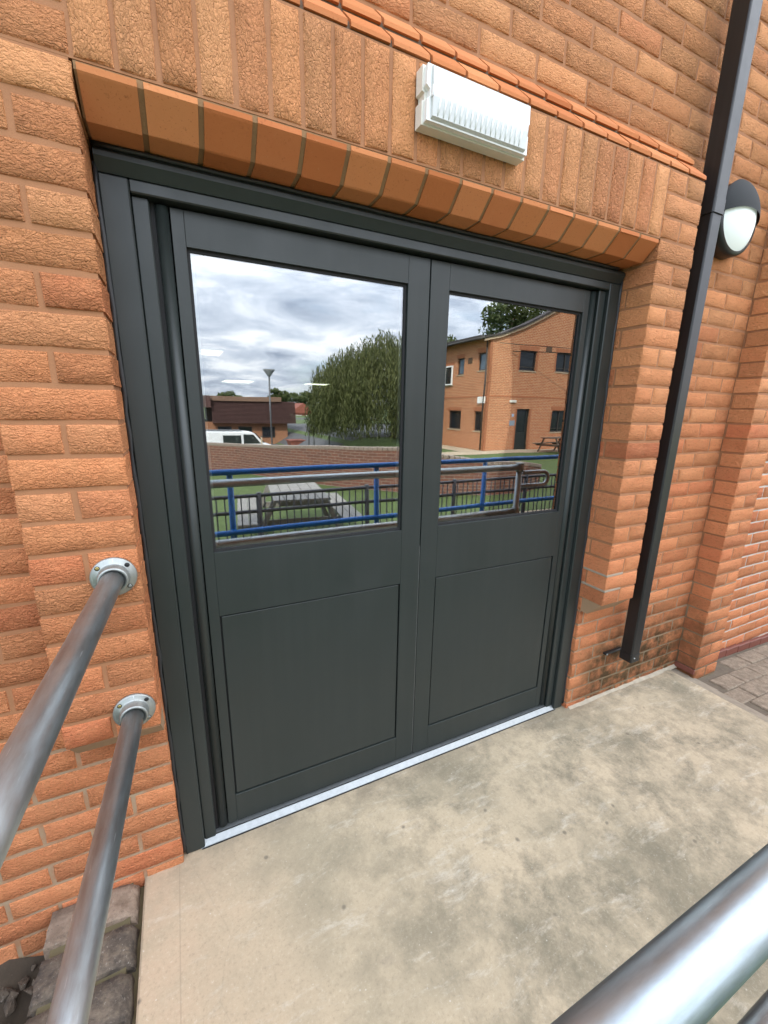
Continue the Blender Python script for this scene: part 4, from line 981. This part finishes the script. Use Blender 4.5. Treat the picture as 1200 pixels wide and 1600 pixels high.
MB().prism([(-.9, 0), (.9, 0), (1.25, 1.0), (-1.25, 1.0)], -.7, .7, 'y').build('body', MREDW, sk); t = MB(); t.box(-1.3, 1.3, .701, .76, .93, 1.02); t.box(-1.3, 1.3, -.76, -.701, .93, 1.02); t.build('rim', MREDW, sk)

# ------------------------------------------------------------------ trees
def leafcloud(t, c, rad, n, size, r, hollow=0.55, clip=None):
    for _ in range(n):
        while True:
            d = Vector((r.gauss(0, 1), r.gauss(0, 1), r.gauss(0, 1))).normalized(); k = hollow + (1 - hollow) * r.random() ** 0.6
            p = Vector((c[0] + d.x * rad[0] * k, c[1] + d.y * rad[1] * k, c[2] + d.z * rad[2] * k)); break
        if clip and clip(p): continue
        u = Vector((r.gauss(0, 1), r.gauss(0, 1), r.gauss(0, 1))).normalized(); v = u.orthogonal().normalized(); s = size * r.uniform(.6, 1.3)
        t.add([p - u * s, p + v * s * .45, p + u * s, p - v * s * .45], [(0, 1, 2, 3)], False, max(0, min(1, 0.3 + 0.5 * d.z + r.uniform(-.25, .35))))  # random tone plus painted light: clump tops paler, undersides darker
def tree(name, label, x, y, h, rx, rz_, n, size, seed, clumps=9, trunk=0.25, group=None, base=None):
    r = random.Random(seed); z0 = gh(x, y) if base is None else base; th = thing(name, label, 'tree', (x, y, z0), r.uniform(0, 6), group)
    t = MB(); top = h - rz_
    t.tube([(0, 0, -.3), (.05, .03, top * .5), (0, .08, top), (.05, 0, h * .86)], 1, 9, radii=[trunk, trunk * .75, trunk * .6, trunk * .15])
    cl = []
    for i in range(clumps):
        a = r.uniform(0, 6.28); k = r.uniform(.25, .8); c = (rx * k * math.cos(a), rx * k * math.sin(a), h - rz_ + rz_ * r.uniform(-.75, .8) * (1 - .4 * k)); cl.append(c)
        t.tube([(0, 0, top * r.uniform(.5, .95)), (c[0] * .5, c[1] * .5, c[2] * .55 + top * .3), c], 1, 5, radii=[trunk * .3, trunk * .2, trunk * .05])
    t.build('trunk', MBARK, th); t = MB()
    for c in cl: q = r.uniform(.34, .55); leafcloud(t, c, (rx * q, rx * q, rz_ * q * .8), n // clumps, size, r, .35)
    t.build('crown', MLEAF, th, attr=True); return th
wl = thing('willow_tree', 'large weeping willow with hanging fronds beyond the low wall', 'tree', (13.6, -24.8, gh(13.6, -24.8)))
r = random.Random(5); t = MB(); t.tube([(0, 0, -.3), (.1, 0, 1.6), (0, .1, 3.0), (.2, 0, 4.3)], 1, 10, radii=[.5, .4, .33, .15])
for k in range(9):
    a = k * .7; t.tube([(0, 0, 2.2 + .1 * k), (1.6 * math.cos(a), 1.6 * math.sin(a), 4.2), (3.4 * math.cos(a), 3.4 * math.sin(a), 5.0)], 1, 6, radii=[.16, .1, .03])
t.build('trunk', MBARK, wl); t = MB(); wz = 6.3
for s in range(3300):
    a = r.uniform(0, 6.283); q = math.sqrt(r.random()); rad = 5.9 * q * (1 + .12 * math.sin(3 * a)); x0, y0 = rad * math.cos(a), rad * math.sin(a)
    zt = wz * (1 - .46 * q ** 2.2) + r.uniform(-.7, .2) + .4 * math.sin(a * 5 + q * 5); L_ = r.uniform(2.2, 7.5) * (0.35 + .65 * q); zb = max(0.15 + .6 * r.random() ** 2, zt - L_); sh = r.uniform(-.3, .25)
    nl = int((zt - zb) / .17); dx, dy = .5 * q * math.cos(a), .5 * q * math.sin(a)
    for i in range(nl):
        f = i / max(1, nl); p = Vector((x0 + dx * math.sin(f * 1.6) + r.gauss(0, .05), y0 + dy * math.sin(f * 1.6) + r.gauss(0, .05), zt - f * (zt - zb)))
        if p.x > -0.3 and p.y > 4.0: continue
        u = Vector((r.gauss(0, .35), r.gauss(0, .35), -1)).normalized() * r.uniform(.11, .19); v = u.orthogonal().normalized() * .03
        if r.random() < .5: v = u.cross(v).normalized() * .03
        t.add([p - u, p + v, p + u, p - v], [(0, 1, 2, 3)], False, max(0, min(1, .45 + sh - .25 * f + r.uniform(-.2, .3))))  # random leaf tone, with shade painted in darker down each frond
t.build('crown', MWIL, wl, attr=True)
tree('broadleaf_tree', 'broad tree rising behind the brick house roof', 25.0, -27, 11.6, 3.8, 3.4, 5200, .17, 11, 12, .3, 'trees beyond the houses', -1.1)
tree('broadleaf_tree', 'smaller round tree peeping over the house eaves', 19.3, -27.5, 7.6, 2.0, 2.2, 2200, .15, 12, 8, .2, 'trees beyond the houses', -1.1)
tree('broadleaf_tree', 'thin crowned tree at the top of the house verge', 29.5, -30, 13.4, 2.6, 3.0, 1800, .17, 13, 9, .2, 'trees beyond the houses', -1.1)
for i, (x, y, h, rx, lb) in enumerate(((11.5, -104, 4.3, 3.0, 'dark tree showing over the hall roof left of the lamp post'), (20.6, -101, 3.9, 2.6, 'small dark tree close right of the lamp post on the skyline'),
        (23.3, -108, 5.0, 3.2, 'tallest dark tree on the skyline between lamp post and willow'), (26.0, -100, 3.9, 2.6, 'low dark skyline tree above the red house'), (29.0, -103, 4.8, 3.2, 'dark skyline tree half hidden by the left edge of the willow'))):
    tree('distant_tree', lb, x, y, h, rx, 2.0, 900, .36, 50 + i, 7, .25, 'trees along the skyline')
